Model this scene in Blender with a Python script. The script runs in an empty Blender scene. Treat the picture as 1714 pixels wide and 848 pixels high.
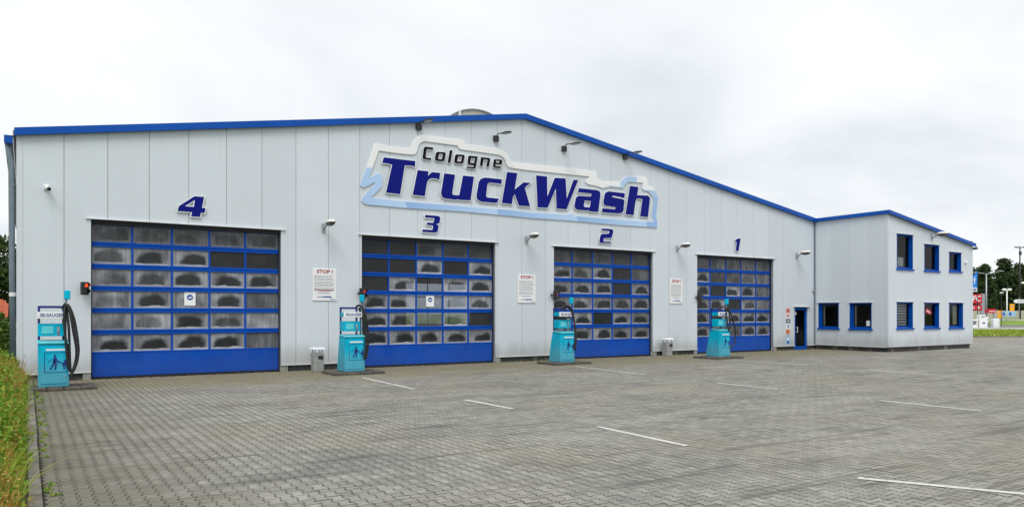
import bpy, bmesh, math, random
import numpy as np
from mathutils import Vector, Matrix

# ---------------------------------------------------------------- scene, camera, light
S = bpy.context.scene
COL = S.collection
rng = random.Random(7)
np.random.seed(7)

CAMX, CAMY, CAMH, YAW, FOC = -1.4948, -23.759, 1.85, 0.572145, 1261.785
cam_d = bpy.data.cameras.new('camera')
cam_d.sensor_width = 36.0
cam_d.lens = FOC / 1714 * 36.0
cam_d.shift_y = 98.255 / 1714
cam_d.clip_start = 0.1
cam_d.clip_end = 2000
cam = bpy.data.objects.new('camera', cam_d)
cam.location = (CAMX, CAMY, CAMH)
cam.rotation_euler = (math.pi / 2, 0, -YAW)
COL.objects.link(cam)
S.camera = cam

SUN_EL, SUN_AZ = 56.0, 215.0            # degrees; azimuth clockwise from +Y
W = bpy.data.worlds.new('World'); S.world = W; W.use_nodes = True
nt = W.node_tree; nt.nodes.clear()
def N(nt, typ, **kw):
    n = nt.nodes.new(typ)
    for k, v in kw.items(): setattr(n, k, v)
    return n
out = N(nt, 'ShaderNodeOutputWorld')
bg1 = N(nt, 'ShaderNodeBackground'); bg2 = N(nt, 'ShaderNodeBackground'); mx = N(nt, 'ShaderNodeMixShader')
sky = N(nt, 'ShaderNodeTexSky', sky_type='NISHITA'); sky.sun_disc = False
sky.sun_elevation = math.radians(SUN_EL); sky.sun_rotation = math.radians(SUN_AZ)
tc = N(nt, 'ShaderNodeTexCoord')
sep = N(nt, 'ShaderNodeSeparateXYZ'); nt.links.new(tc.outputs['Generated'], sep.inputs[0])
ad = N(nt, 'ShaderNodeMath', operation='ADD'); ad.inputs[1].default_value = 0.22
ab = N(nt, 'ShaderNodeMath', operation='ABSOLUTE'); nt.links.new(sep.outputs['Z'], ab.inputs[0]); nt.links.new(ab.outputs[0], ad.inputs[0])
dx = N(nt, 'ShaderNodeMath', operation='DIVIDE'); dy = N(nt, 'ShaderNodeMath', operation='DIVIDE')
nt.links.new(sep.outputs['X'], dx.inputs[0]); nt.links.new(ad.outputs[0], dx.inputs[1])
nt.links.new(sep.outputs['Y'], dy.inputs[0]); nt.links.new(ad.outputs[0], dy.inputs[1])
cmb = N(nt, 'ShaderNodeCombineXYZ'); nt.links.new(dx.outputs[0], cmb.inputs[0]); nt.links.new(dy.outputs[0], cmb.inputs[1])
n1 = N(nt, 'ShaderNodeTexNoise'); n1.inputs['Scale'].default_value = 0.72; n1.inputs['Detail'].default_value = 7; n1.inputs['Roughness'].default_value = 0.52; n1.inputs['Distortion'].default_value = 0.5
nt.links.new(cmb.outputs[0], n1.inputs['Vector'])
rp = N(nt, 'ShaderNodeValToRGB')
e = rp.color_ramp.elements
e[0].position = 0.30; e[0].color = (0.60, 0.65, 0.695, 1)
e[1].position = 0.64; e[1].color = (0.985, 0.99, 1.0, 1)
m_ = e.new(0.46); m_.color = (0.82, 0.85, 0.88, 1)
nt.links.new(n1.outputs['Fac'], rp.inputs[0])
nt.links.new(rp.outputs[0], bg2.inputs['Color']); bg2.inputs['Strength'].default_value = 0.74
nt.links.new(sky.outputs[0], bg1.inputs['Color']); bg1.inputs['Strength'].default_value = 0.08
mx.inputs[0].default_value = 0.96
nt.links.new(bg1.outputs[0], mx.inputs[1]); nt.links.new(bg2.outputs[0], mx.inputs[2]); nt.links.new(mx.outputs[0], out.inputs[0])

sd = bpy.data.lights.new('sun', 'SUN'); sd.energy = 1.5; sd.angle = math.radians(32); sd.color = (1.0, 0.965, 0.92)
sun = bpy.data.objects.new('sun', sd); COL.objects.link(sun)
_a, _e = math.radians(SUN_AZ), math.radians(SUN_EL)
to_sun = Vector((math.sin(_a) * math.cos(_e), math.cos(_a) * math.cos(_e), math.sin(_e)))
sun.rotation_euler = to_sun.to_track_quat('Z', 'Y').to_euler()
sun.location = (0, -30, 40)

S.view_settings.view_transform = 'Standard'; S.view_settings.look = 'None'
S.view_settings.exposure = 0.60; S.view_settings.gamma = 1.0
S.render.engine = 'CYCLES'
S.cycles.use_denoising = True
S.cycles.max_bounces = 6; S.cycles.diffuse_bounces = 3; S.cycles.glossy_bounces = 3; S.cycles.transmission_bounces = 4; S.cycles.transparent_max_bounces = 8
S.cycles.caustics_reflective = False; S.cycles.caustics_refractive = False

# ---------------------------------------------------------------- materials
def new_mat(name):
    m = bpy.data.materials.new(name); m.use_nodes = True
    t = m.node_tree; t.nodes.clear()
    o = N(t, 'ShaderNodeOutputMaterial')
    return m, t, o
def math_n(t, op, a, b=None, c=None, clamp=False):
    n = N(t, 'ShaderNodeMath', operation=op); n.use_clamp = clamp
    for i, v in enumerate((a, b, c)):
        if v is None: continue
        if isinstance(v, (int, float)): n.inputs[i].default_value = v
        else: t.links.new(v, n.inputs[i])
    return n.outputs[0]
def mixc(t, fac, a, b, blend='MIX'):
    n = N(t, 'ShaderNodeMix', data_type='RGBA', blend_type=blend)
    for sock, v in ((n.inputs[0], fac), (n.inputs[6], a), (n.inputs[7], b)):
        if isinstance(v, (int, float)): sock.default_value = v
        elif isinstance(v, tuple): sock.default_value = (*v[:3], 1)
        else: t.links.new(v, sock)
    return n.outputs[2]
def noise(t, vec, scale, detail=4, rough=0.55, dist=0.0):
    n = N(t, 'ShaderNodeTexNoise'); n.inputs['Scale'].default_value = scale
    n.inputs['Detail'].default_value = detail; n.inputs['Roughness'].default_value = rough; n.inputs['Distortion'].default_value = dist
    t.links.new(vec, n.inputs['Vector']); return n.outputs['Fac']
def scaled(t, vec, sx, sy, sz):
    n = N(t, 'ShaderNodeVectorMath', operation='MULTIPLY'); t.links.new(vec, n.inputs[0]); n.inputs[1].default_value = (sx, sy, sz)
    return n.outputs[0]
def ramp(t, v, a, b):
    n = N(t, 'ShaderNodeMapRange', interpolation_type='SMOOTHSTEP'); n.inputs['From Min'].default_value = a; n.inputs['From Max'].default_value = b
    t.links.new(v, n.inputs['Value']); return n.outputs[0]
def mul(c, k): return tuple(min(1, x * k) for x in c)

def mat(name, col, rough=0.5, var=0.10, scale=3.0, fine=40.0, bump=0.0, metal=0.0, spec=0.5, objvar=0.0, dirt=None, streak=0.0, coat=0.0, splash=0.0):
    m, t, o = new_mat(name)
    b = N(t, 'ShaderNodeBsdfPrincipled'); t.links.new(b.outputs[0], o.inputs[0])
    pos = N(t, 'ShaderNodeNewGeometry').outputs['Position']
    a = noise(t, pos, scale, 5); f = noise(t, pos, fine, 2)
    k = math_n(t, 'ADD', math_n(t, 'MULTIPLY', a, 0.7), math_n(t, 'MULTIPLY', f, 0.3))
    k = ramp(t, k, 0.3, 0.7)
    c = mixc(t, k, mul(col, 1 - var), mul(col, 1 + var))
    if streak:
        s = noise(t, scaled(t, pos, 5.0, 5.0, 0.22), 1.6, 5)
        c = mixc(t, math_n(t, 'MULTIPLY', ramp(t, s, 0.52, 0.78), streak), c, mul(col, 0.62))
    if dirt:
        dcol, amt, dscale = dirt
        s = noise(t, pos, dscale, 7, 0.65)
        c = mixc(t, math_n(t, 'MULTIPLY', ramp(t, s, 0.5, 0.72), amt), c, dcol)
    if splash:                                   # mud splashed up from the yard
        sz = N(t, 'ShaderNodeSeparateXYZ'); t.links.new(pos, sz.inputs[0])
        hgt = math_n(t, 'ADD', sz.outputs['Z'], math_n(t, 'MULTIPLY', noise(t, scaled(t, pos, 2.2, 2.2, 0.6), 1.0, 6, 0.65), -1.1))
        c = mixc(t, math_n(t, 'MULTIPLY', ramp(t, hgt, 0.35, -0.35), splash), c, (0.27, 0.26, 0.22))
    if objvar:
        oi = N(t, 'ShaderNodeObjectInfo').outputs['Random']
        hv = N(t, 'ShaderNodeHueSaturation'); t.links.new(c, hv.inputs['Color'])
        t.links.new(math_n(t, 'ADD', math_n(t, 'MULTIPLY', oi, 2 * objvar), 1 - objvar), hv.inputs['Value'])
        c = hv.outputs[0]
    t.links.new(c, b.inputs['Base Color'])
    rr = math_n(t, 'ADD', math_n(t, 'MULTIPLY', a, 0.2), rough - 0.1, clamp=True); t.links.new(rr, b.inputs['Roughness'])
    b.inputs['Metallic'].default_value = metal; b.inputs['Specular IOR Level'].default_value = spec
    if coat: b.inputs['Coat Weight'].default_value = coat; b.inputs['Coat Roughness'].default_value = 0.15
    if bump:
        bn = N(t, 'ShaderNodeBump'); bn.inputs['Strength'].default_value = bump; bn.inputs['Distance'].default_value = 0.02
        t.links.new(k, bn.inputs['Height']); t.links.new(bn.outputs[0], b.inputs['Normal'])
    return m
def emit_mat(name, col, strength):
    m, t, o = new_mat(name)
    b = N(t, 'ShaderNodeBsdfPrincipled'); b.inputs['Base Color'].default_value = (*col, 1); b.inputs['Roughness'].default_value = 0.3
    b.inputs['Emission Color'].default_value = (*col, 1); b.inputs['Emission Strength'].default_value = strength
    t.links.new(b.outputs[0], o.inputs[0]); return m

PANEL = (0.595, 0.65, 0.70)
M = {}
M['panel'] = mat('cladding_sheet', PANEL, 0.42, 0.025, 0.35, 25, objvar=0.03, streak=0.13, spec=0.4, splash=0.5)
M['core'] = mat('joint_sealant', (0.33, 0.36, 0.39), 0.8)
M['white_trim'] = mat('white_trim', (0.72, 0.74, 0.75), 0.45, 0.06, 2, dirt=((0.35, 0.35, 0.33), 0.5, 3))
M['blue'] = mat('blue_coated_steel', (0.0, 0.075, 0.39), 0.45, 0.10, 0.8, 30, streak=0.12, spec=0.22)
M['door_blue'] = mat('blue_door_frame', (0.0, 0.064, 0.40), 0.45, 0.12, 1.2, 30, streak=0.2, dirt=((0.012, 0.075, 0.33), 0.4, 2.0), spec=0.16, splash=0.05)
M['navy'] = mat('navy_letter_face', (0.0, 0.005, 0.185), 0.5, 0.06, 2, spec=0.15)
M['ink'] = mat('black_letter_face', (0.008, 0.008, 0.010), 0.6, 0.1, 2, spec=0.08)
M['silver'] = mat('letter_return', (0.80, 0.82, 0.84), 0.4, 0.05, 2)
M['black'] = mat('black_rubber', (0.012, 0.012, 0.013), 0.5, 0.2, 8)
M['blackmetal'] = mat('black_metal', (0.018, 0.017, 0.018), 0.45, 0.15, 5)
M['seal'] = mat('door_seal', (0.02, 0.02, 0.024), 0.7)
M['plinth'] = mat('stained_plinth', (0.045, 0.045, 0.045), 0.9, 0.3, 2, 30, bump=0.4, dirt=((0.33, 0.31, 0.26), 0.9, 1.8))
M['block'] = mat('grey_concrete', (0.30, 0.30, 0.28), 0.9, 0.2, 3, 60, bump=0.3, dirt=((0.14, 0.14, 0.11), 0.6, 2.5))
M['slab'] = mat('wet_dirty_concrete', (0.085, 0.078, 0.062), 0.9, 0.35, 3, 50, bump=0.5, dirt=((0.04, 0.038, 0.032), 0.9, 2.2))
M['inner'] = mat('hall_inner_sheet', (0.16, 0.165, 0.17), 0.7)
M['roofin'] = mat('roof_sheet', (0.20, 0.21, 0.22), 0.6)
M['turq'] = mat('turquoise_paint', (0.0, 0.44, 0.64), 0.45, 0.08, 3, 40, streak=0.25, dirt=((0.02, 0.25, 0.36), 0.5, 5), spec=0.15, splash=0.3)
M['turqlight'] = mat('pale_turquoise_paint', (0.10, 0.58, 0.66), 0.4, 0.08, 3, 40)
M['post'] = mat('dark_blue_post', (0.008, 0.02, 0.16), 0.4, 0.1)
M['picto'] = mat('pictogram_blue', (0.004, 0.03, 0.20), 0.5, 0.05)
M['white'] = mat('white_board', (0.78, 0.79, 0.80), 0.4, 0.03, 4)
M['paper'] = mat('white_paper', (0.82, 0.83, 0.84), 0.7, 0.03, 6)
M['red'] = mat('red_print', (0.38, 0.02, 0.03), 0.5)
M['redsign'] = mat('red_sign', (0.55, 0.012, 0.03), 0.4)
M['grey_print'] = mat('grey_print', (0.22, 0.24, 0.28), 0.6)
M['blue_print'] = mat('blue_print', (0.02, 0.07, 0.32), 0.6)
M['lampshell'] = mat('lamp_shell', (0.72, 0.72, 0.69), 0.35, 0.08, 6)
M['lens'] = mat('brown_lamp_lens', (0.09, 0.075, 0.055), 0.2, 0.25, 20)
M['galv'] = mat('galvanised_steel', (0.36, 0.39, 0.42), 0.45, 0.12, 6, metal=0.5)
M['pipe'] = mat('downpipe_zinc', (0.17, 0.22, 0.27), 0.5, 0.12, 3, metal=0.3)
M['lamp_on'] = emit_mat('red_signal_lens', (1.0, 0.07, 0.015), 1.1)
M['lamp_off'] = mat('dark_signal_lens', (0.02, 0.05, 0.03), 0.15)
M['ring'] = None
M['paint'] = None
M['orange'] = mat('orange_board', (0.85, 0.36, 0.01), 0.5)
M['paleblue'] = mat('pale_blue_board', (0.32, 0.52, 0.80), 0.5)
M['flagblue'] = mat('flag_cloth', (0.01, 0.22, 0.72), 0.7)
M['concrete'] = mat('pale_concrete_wall', (0.42, 0.40, 0.35), 0.9, 0.12, 1.0, bump=0.2)
M['bark'] = mat('bark', (0.09, 0.065, 0.045), 0.9, 0.3, 3, bump=0.5)
M['rooftile'] = mat('red_roof_tile', (0.42, 0.10, 0.045), 0.8, 0.2, 4)
M['render'] = mat('house_render', (0.20, 0.16, 0.13), 0.9)
M['bin'] = mat('washed_concrete_bin', (0.33, 0.34, 0.33), 0.85, 0.2, 12, 90, bump=0.3, dirt=((0.16, 0.16, 0.15), 0.5, 5))
M['curb'] = mat('kerb_concrete', (0.20, 0.185, 0.16), 0.95, 0.25, 3, 60, bump=0.5, objvar=0.15, dirt=((0.07, 0.075, 0.04), 0.8, 2.5))
M['asphalt'] = mat('asphalt', (0.16, 0.16, 0.155), 0.9, 0.15, 0.3, 30)
M['sidewalk'] = mat('pale_pavement', (0.36, 0.35, 0.33), 0.9, 0.1, 0.5)
M['soil'] = mat('soil', (0.085, 0.09, 0.035), 1.0, 0.35, 0.7, 12, bump=0.5)
M['lawn'] = mat('lawn', (0.15, 0.235, 0.025), 1.0, 0.3, 0.6, 6, bump=0.4, dirt=((0.30, 0.25, 0.06), 0.75, 0.5))
M['cream'] = mat('cream_inner_frame', (0.6, 0.58, 0.45), 0.6)
M['beige'] = mat('beige_interior', (0.30, 0.26, 0.20), 0.8)
M['skylight'] = mat('ribbed_skylight_sheet', (0.42, 0.42, 0.37), 0.4, 0.12, 1.5, streak=0.3)

def leaf_mat(name, a, b, c=None, transl=0.25):
    m, t, o = new_mat(name)
    r = N(t, 'ShaderNodeNewGeometry').outputs['Random Per Island']
    cr = N(t, 'ShaderNodeValToRGB'); el = cr.color_ramp.elements
    el[0].color = (*a, 1); el[1].color = (*b, 1)
    if c: x = el.new(0.8); x.color = (*b, 1); el[-1].color = (*c, 1)
    t.links.new(r, cr.inputs[0])
    d = N(t, 'ShaderNodeBsdfPrincipled'); d.inputs['Roughness'].default_value = 0.6; d.inputs['Specular IOR Level'].default_value = 0.3
    tr = N(t, 'ShaderNodeBsdfTranslucent'); mxs = N(t, 'ShaderNodeMixShader'); mxs.inputs[0].default_value = transl
    t.links.new(cr.outputs[0], d.inputs['Base Color']); t.links.new(cr.outputs[0], tr.inputs['Color'])
    t.links.new(d.outputs[0], mxs.inputs[1]); t.links.new(tr.outputs[0], mxs.inputs[2]); t.links.new(mxs.outputs[0], o.inputs[0])
    return m
M['pine'] = leaf_mat('pine_needles', (0.018, 0.038, 0.012), (0.048, 0.082, 0.024), (0.085, 0.12, 0.035), 0.12)
M['broad'] = leaf_mat('broad_leaf', (0.022, 0.05, 0.012), (0.06, 0.10, 0.025), (0.10, 0.14, 0.03))
M['shrub'] = leaf_mat('shrub_leaf', (0.04, 0.10, 0.015), (0.12, 0.20, 0.03), (0.22, 0.26, 0.05))
M['grass'] = leaf_mat('rank_grass', (0.16, 0.26, 0.025), (0.34, 0.43, 0.045), (0.56, 0.44, 0.10))
M['weedleaf'] = leaf_mat('weed_leaf', (0.08, 0.21, 0.015), (0.24, 0.36, 0.03), (0.50, 0.36, 0.06))
M['drystalk'] = leaf_mat('dry_stalk', (0.26, 0.12, 0.03), (0.52, 0.30, 0.07), (0.60, 0.46, 0.18))

# paving: colour of each stone, stains lying on the stones, moss along the building
def paving_mat(name, far):
    m, t, o = new_mat(name)
    b = N(t, 'ShaderNodeBsdfPrincipled'); t.links.new(b.outputs[0], o.inputs[0])
    g = N(t, 'ShaderNodeNewGeometry'); pos = g.outputs['Position']
    base = (0.256, 0.252, 0.228)
    if not far:
        r = math_n(t, 'FRACT', math_n(t, 'ADD', g.outputs['Random Per Island'], N(t, 'ShaderNodeObjectInfo').outputs['Random']))
        c = mixc(t, r, mul(base, 0.76), mul(base, 1.16))
    else:
        vo = N(t, 'ShaderNodeTexVoronoi'); vo.inputs['Scale'].default_value = 6.5; t.links.new(pos, vo.inputs['Vector'])
        sp = N(t, 'ShaderNodeSeparateColor'); t.links.new(vo.outputs['Color'], sp.inputs[0])
        c = mixc(t, sp.outputs[0], mul(base, 0.74), mul(base, 1.08))
    fine = noise(t, pos, 45, 4, 0.75); c = mixc(t, math_n(t, 'MULTIPLY', ramp(t, fine, 0.45, 0.72), 0.55), c, mul(base, 1.55))
    grit = noise(t, pos, 21, 4, 0.7); c = mixc(t, math_n(t, 'MULTIPLY', ramp(t, grit, 0.55, 0.72), 0.5), c, mul(base, 0.5))
    mid = noise(t, scaled(t, pos, 0.55, 1.2, 1), 0.75, 6, 0.62, 0.6)
    c = mixc(t, math_n(t, 'MULTIPLY', ramp(t, mid, 0.47, 0.70), 0.58), c, mul((0.13, 0.13, 0.125), 1))
    band = noise(t, scaled(t, pos, 0.22, 1.5, 1), 1.1, 4, 0.55, 0.4)
    c = mixc(t, math_n(t, 'MULTIPLY', ramp(t, band, 0.58, 0.76), 0.5), c, (0.105, 0.105, 0.10))
    dash = noise(t, scaled(t, pos, 0.30, 3.4, 1), 1.3, 3, 0.5, 0.15)
    c = mixc(t, math_n(t, 'MULTIPLY', ramp(t, dash, 0.57, 0.66), 0.62), c, (0.085, 0.082, 0.075))
    dash2 = noise(t, scaled(t, pos, 0.9, 7.0, 1), 1.0, 2, 0.5, 0.1)
    c = mixc(t, math_n(t, 'MULTIPLY', ramp(t, dash2, 0.59, 0.68), 0.55), c, (0.085, 0.082, 0.072))
    oil = noise(t, pos, 1.15, 3, 0.5)
    c = mixc(t, math_n(t, 'MULTIPLY', ramp(t, oil, 0.665, 0.72), 0.6), c, (0.06, 0.058, 0.055))
    pale = noise(t, scaled(t, pos, 0.5, 1.0, 1), 0.6, 6, 0.6)
    c = mixc(t, math_n(t, 'MULTIPLY', ramp(t, pale, 0.50, 0.68), 0.5), c, (0.36, 0.352, 0.315))
    warm = noise(t, pos, 0.33, 5, 0.6); c = mixc(t, math_n(t, 'MULTIPLY', ramp(t, warm, 0.45, 0.7), 0.42), c, (0.265, 0.243, 0.165))
    sx = N(t, 'ShaderNodeSeparateXYZ'); t.links.new(pos, sx.inputs[0])
    wob = noise(t, pos, 0.9, 5, 0.6)
    near = math_n(t, 'ADD', sx.outputs['Y'], math_n(t, 'MULTIPLY', math_n(t, 'SUBTRACT', wob, 0.5), 4.5))
    offx = math_n(t, 'MULTIPLY', ramp(t, sx.outputs['X'], 33.0, 37.0), -6.0)
    near = math_n(t, 'ADD', near, offx)
    c = mixc(t, math_n(t, 'MULTIPLY', ramp(t, near, -6.0, -1.5), 0.72), c, (0.205, 0.175, 0.088))
    lx = math_n(t, 'ADD', sx.outputs['X'], math_n(t, 'MULTIPLY', math_n(t, 'SUBTRACT', wob, 0.5), 3.0))
    c = mixc(t, math_n(t, 'MULTIPLY', ramp(t, lx, 1.2, -1.3), 0.7), c, (0.125, 0.115, 0.078))
    t.links.new(c, b.inputs['Base Color']); b.inputs['Roughness'].default_value = 0.85; b.inputs['Specular IOR Level'].default_value = 0.35
    bn = N(t, 'ShaderNodeBump'); bn.inputs['Strength'].default_value = 0.35; bn.inputs['Distance'].default_value = 0.004
    t.links.new(fine, bn.inputs['Height']); t.links.new(bn.outputs[0], b.inputs['Normal'])
    return m
M['stone'] = paving_mat('paving_concrete', False)
M['farstone'] = paving_mat('distant_paving_concrete', True)
M['edge'] = mat('edge_dirt_and_shade', (0.145, 0.14, 0.115), 1.0, 0.45, 1.2, 30)  # dark stone sides: joint dirt, and missing bevel shade put into the colour
M['joint'] = mat('joint_sand_and_moss', (0.030, 0.029, 0.020), 1.0, 0.4, 1.0, 30)
# road paint, worn through by a noise of its own
def paint_mat():
    m, t, o = new_mat('worn_road_paint')
    b = N(t, 'ShaderNodeBsdfPrincipled'); b.inputs['Roughness'].default_value = 0.7
    tr = N(t, 'ShaderNodeBsdfTransparent'); ms = N(t, 'ShaderNodeMixShader')
    pos = N(t, 'ShaderNodeNewGeometry').outputs['Position']
    a = noise(t, pos, 14, 5, 0.7); c = mixc(t, noise(t, pos, 2.5, 4), (0.46, 0.46, 0.42), (0.68, 0.68, 0.65)); t.links.new(c, b.inputs['Base Color'])
    t.links.new(ramp(t, a, 0.33, 0.44), ms.inputs[0]); t.links.new(tr.outputs[0], ms.inputs[1]); t.links.new(b.outputs[0], ms.inputs[2]); t.links.new(ms.outputs[0], o.inputs[0])
    return m
M['paint'] = paint_mat()
# sign border: white print that runs into pale blue print
def ring_mat():
    m, t, o = new_mat('sign_border_print')
    b = N(t, 'ShaderNodeBsdfPrincipled'); b.inputs['Roughness'].default_value = 0.35; t.links.new(b.outputs[0], o.inputs[0])
    pos = N(t, 'ShaderNodeNewGeometry').outputs['Position']; sx = N(t, 'ShaderNodeSeparateXYZ'); t.links.new(pos, sx.inputs[0])
    X, Z_ = sx.outputs['X'], sx.outputs['Z']
    low = ramp(t, Z_, 6.72, 6.62)
    right = math_n(t, 'MULTIPLY', ramp(t, X, 19.05, 19.15), math_n(t, 'SUBTRACT', 1.0, ramp(t, X, 19.98, 20.02)))
    rr = math_n(t, 'MULTIPLY', ramp(t, X, 20.80, 20.95), ramp(t, Z_, 6.95, 6.75))
    s = math_n(t, 'MULTIPLY', ramp(t, X, 18.15, 18.7), math_n(t, 'MULTIPLY', ramp(t, Z_, 7.05, 7.0), 0.8))
    f = math_n(t, 'MAXIMUM', math_n(t, 'MAXIMUM', low, right), math_n(t, 'MAXIMUM', rr, s))
    wave = N(t, 'ShaderNodeMath', operation='FRACT'); t.links.new(math_n(t, 'MULTIPLY', math_n(t, 'ADD', X, math_n(t, 'MULTIPLY', Z_, 0.3)), 0.27), wave.inputs[0])
    blue = mixc(t, wave.outputs[0], (0.27, 0.44, 0.74), (0.45, 0.63, 0.87))
    t.links.new(mixc(t, f, (0.80, 0.81, 0.82), blue), b.inputs['Base Color'])
    return m
M['ring'] = ring_mat()
# door panes: clear plastic with wash residue; how much residue is set per pane
def pane_mat():
    m, t, o = new_mat('door_pane_with_wash_residue')
    tcn = N(t, 'ShaderNodeTexCoord'); ob = tcn.outputs['Object']
    oi = N(t, 'ShaderNodeObjectInfo').outputs['Random']
    def attr(nm):
        a = N(t, 'ShaderNodeAttribute', attribute_type='OBJECT', attribute_name=nm); return a.outputs['Fac']
    fog, hump = attr('residue'), attr('clear_patch')
    sp = N(t, 'ShaderNodeSeparateXYZ'); t.links.new(ob, sp.inputs[0])
    u = math_n(t, 'DIVIDE', sp.outputs['X'], 0.95); v = math_n(t, 'DIVIDE', sp.outputs['Z'], 0.47)
    off = N(t, 'ShaderNodeCombineXYZ'); 
    for i in range(3): t.links.new(math_n(t, 'MULTIPLY', oi, 37.0 + 11 * i), off.inputs[i])
    va = N(t, 'ShaderNodeVectorMath', operation='ADD'); t.links.new(ob, va.inputs[0]); t.links.new(off.outputs[0], va.inputs[1])
    vec = va.outputs[0]
    n1 = noise(t, scaled(t, vec, 1, 1, 0.7), 2.4, 2, 0.5); n2 = noise(t, scaled(t, vec, 13, 1, 0.9), 1.0, 4, 0.6); n3 = noise(t, vec, 1.1, 2); n4 = noise(t, scaled(t, vec, 1.0, 1, 1.6), 2.3, 3, 0.5)
    uu = math_n(t, 'ADD', u, math_n(t, 'MULTIPLY', math_n(t, 'SUBTRACT', oi, 0.5), 0.25))
    vv = math_n(t, 'MAXIMUM', math_n(t, 'ADD', v, 0.37), 0.0)
    tall = math_n(t, 'ADD', 0.58, math_n(t, 'MULTIPLY', math_n(t, 'FRACT', math_n(t, 'MULTIPLY', oi, 7.31)), 0.24))
    e1 = math_n(t, 'POWER', math_n(t, 'DIVIDE', math_n(t, 'ABSOLUTE', uu), 0.41), 2.6); e2 = math_n(t, 'POWER', math_n(t, 'DIVIDE', vv, tall), 2.2)
    d = math_n(t, 'ADD', math_n(t, 'POWER', math_n(t, 'ADD', e1, e2), 0.41), math_n(t, 'MULTIPLY', math_n(t, 'SUBTRACT', n4, 0.5), 0.75))
    foot = ramp(t, math_n(t, 'ADD', v, math_n(t, 'MULTIPLY', math_n(t, 'SUBTRACT', n4, 0.5), 0.16)), -0.42, -0.35)
    clear = math_n(t, 'MULTIPLY', math_n(t, 'MULTIPLY', math_n(t, 'SUBTRACT', 1.0, ramp(t, d, 0.70, 1.12)), foot), math_n(t, 'MULTIPLY', hump, 0.93))
    body = math_n(t, 'MULTIPLY', fog, math_n(t, 'ADD', 0.50, math_n(t, 'MULTIPLY', ramp(t, n2, 0.3, 0.7), 0.30)))
    body = math_n(t, 'MULTIPLY', body, math_n(t, 'ADD', 0.45, math_n(t, 'MULTIPLY', ramp(t, n1, 0.30, 0.70), 0.70)))
    film = math_n(t, 'MULTIPLY', body, math_n(t, 'SUBTRACT', 1.0, clear))
    low = math_n(t, 'MULTIPLY', ramp(t, math_n(t, 'ADD', v, math_n(t, 'MULTIPLY', math_n(t, 'SUBTRACT', n1, 0.5), 0.35)), -0.36, -0.44), math_n(t, 'MULTIPLY', fog, 0.95))
    low = math_n(t, 'MULTIPLY', low, hump)
    ed = math_n(t, 'MAXIMUM', math_n(t, 'MULTIPLY', math_n(t, 'ABSOLUTE', u), 2.0), math_n(t, 'MULTIPLY', math_n(t, 'ABSOLUTE', v), 2.0))
    edge = math_n(t, 'MULTIPLY', ramp(t, ed, 0.80, 0.97), math_n(t, 'MULTIPLY', fog, 0.62))
    film = math_n(t, 'MAXIMUM', math_n(t, 'MAXIMUM', film, low), edge)
    film = math_n(t, 'ADD', math_n(t, 'MULTIPLY', film, 0.86), 0.025, clamp=True)
    df = N(t, 'ShaderNodeBsdfDiffuse'); df.inputs['Color'].default_value = (0.77, 0.80, 0.86, 1)
    tl = N(t, 'ShaderNodeBsdfTranslucent'); tl.inputs['Color'].default_value = (0.55, 0.56, 0.58, 1)
    fm = N(t, 'ShaderNodeMixShader'); fm.inputs[0].default_value = 0.25; t.links.new(df.outputs[0], fm.inputs[1]); t.links.new(tl.outputs[0], fm.inputs[2])
    tp = N(t, 'ShaderNodeBsdfTransparent'); tp.inputs['Color'].default_value = (0.54, 0.57, 0.62, 1)
    gl = N(t, 'ShaderNodeBsdfGlossy'); gl.inputs['Roughness'].default_value = 0.08
    fr = N(t, 'ShaderNodeFresnel'); fr.inputs['IOR'].default_value = 1.35
    gm = N(t, 'ShaderNodeMixShader'); t.links.new(math_n(t, 'MULTIPLY', fr.outputs[0], 0.8), gm.inputs[0]); t.links.new(tp.outputs[0], gm.inputs[1]); t.links.new(gl.outputs[0], gm.inputs[2])
    ms = N(t, 'ShaderNodeMixShader'); t.links.new(film, ms.inputs[0]); t.links.new(gm.outputs[0], ms.inputs[1]); t.links.new(fm.outputs[0], ms.inputs[2])
    t.links.new(ms.outputs[0], o.inputs[0]); return m
M['pane'] = pane_mat()
def glass_mat():
    m, t, o = new_mat('window_glass')
    tp = N(t, 'ShaderNodeBsdfTransparent'); tp.inputs['Color'].default_value = (0.62, 0.65, 0.66, 1)
    gl = N(t, 'ShaderNodeBsdfGlossy'); gl.inputs['Roughness'].default_value = 0.03
    fr = N(t, 'ShaderNodeFresnel'); fr.inputs['IOR'].default_value = 1.3
    gm = N(t, 'ShaderNodeMixShader'); t.links.new(math_n(t, 'MULTIPLY', fr.outputs[0], 0.75), gm.inputs[0]); t.links.new(tp.outputs[0], gm.inputs[1]); t.links.new(gl.outputs[0], gm.inputs[2])
    t.links.new(gm.outputs[0], o.inputs[0]); return m
M['glass'] = glass_mat()

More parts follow.
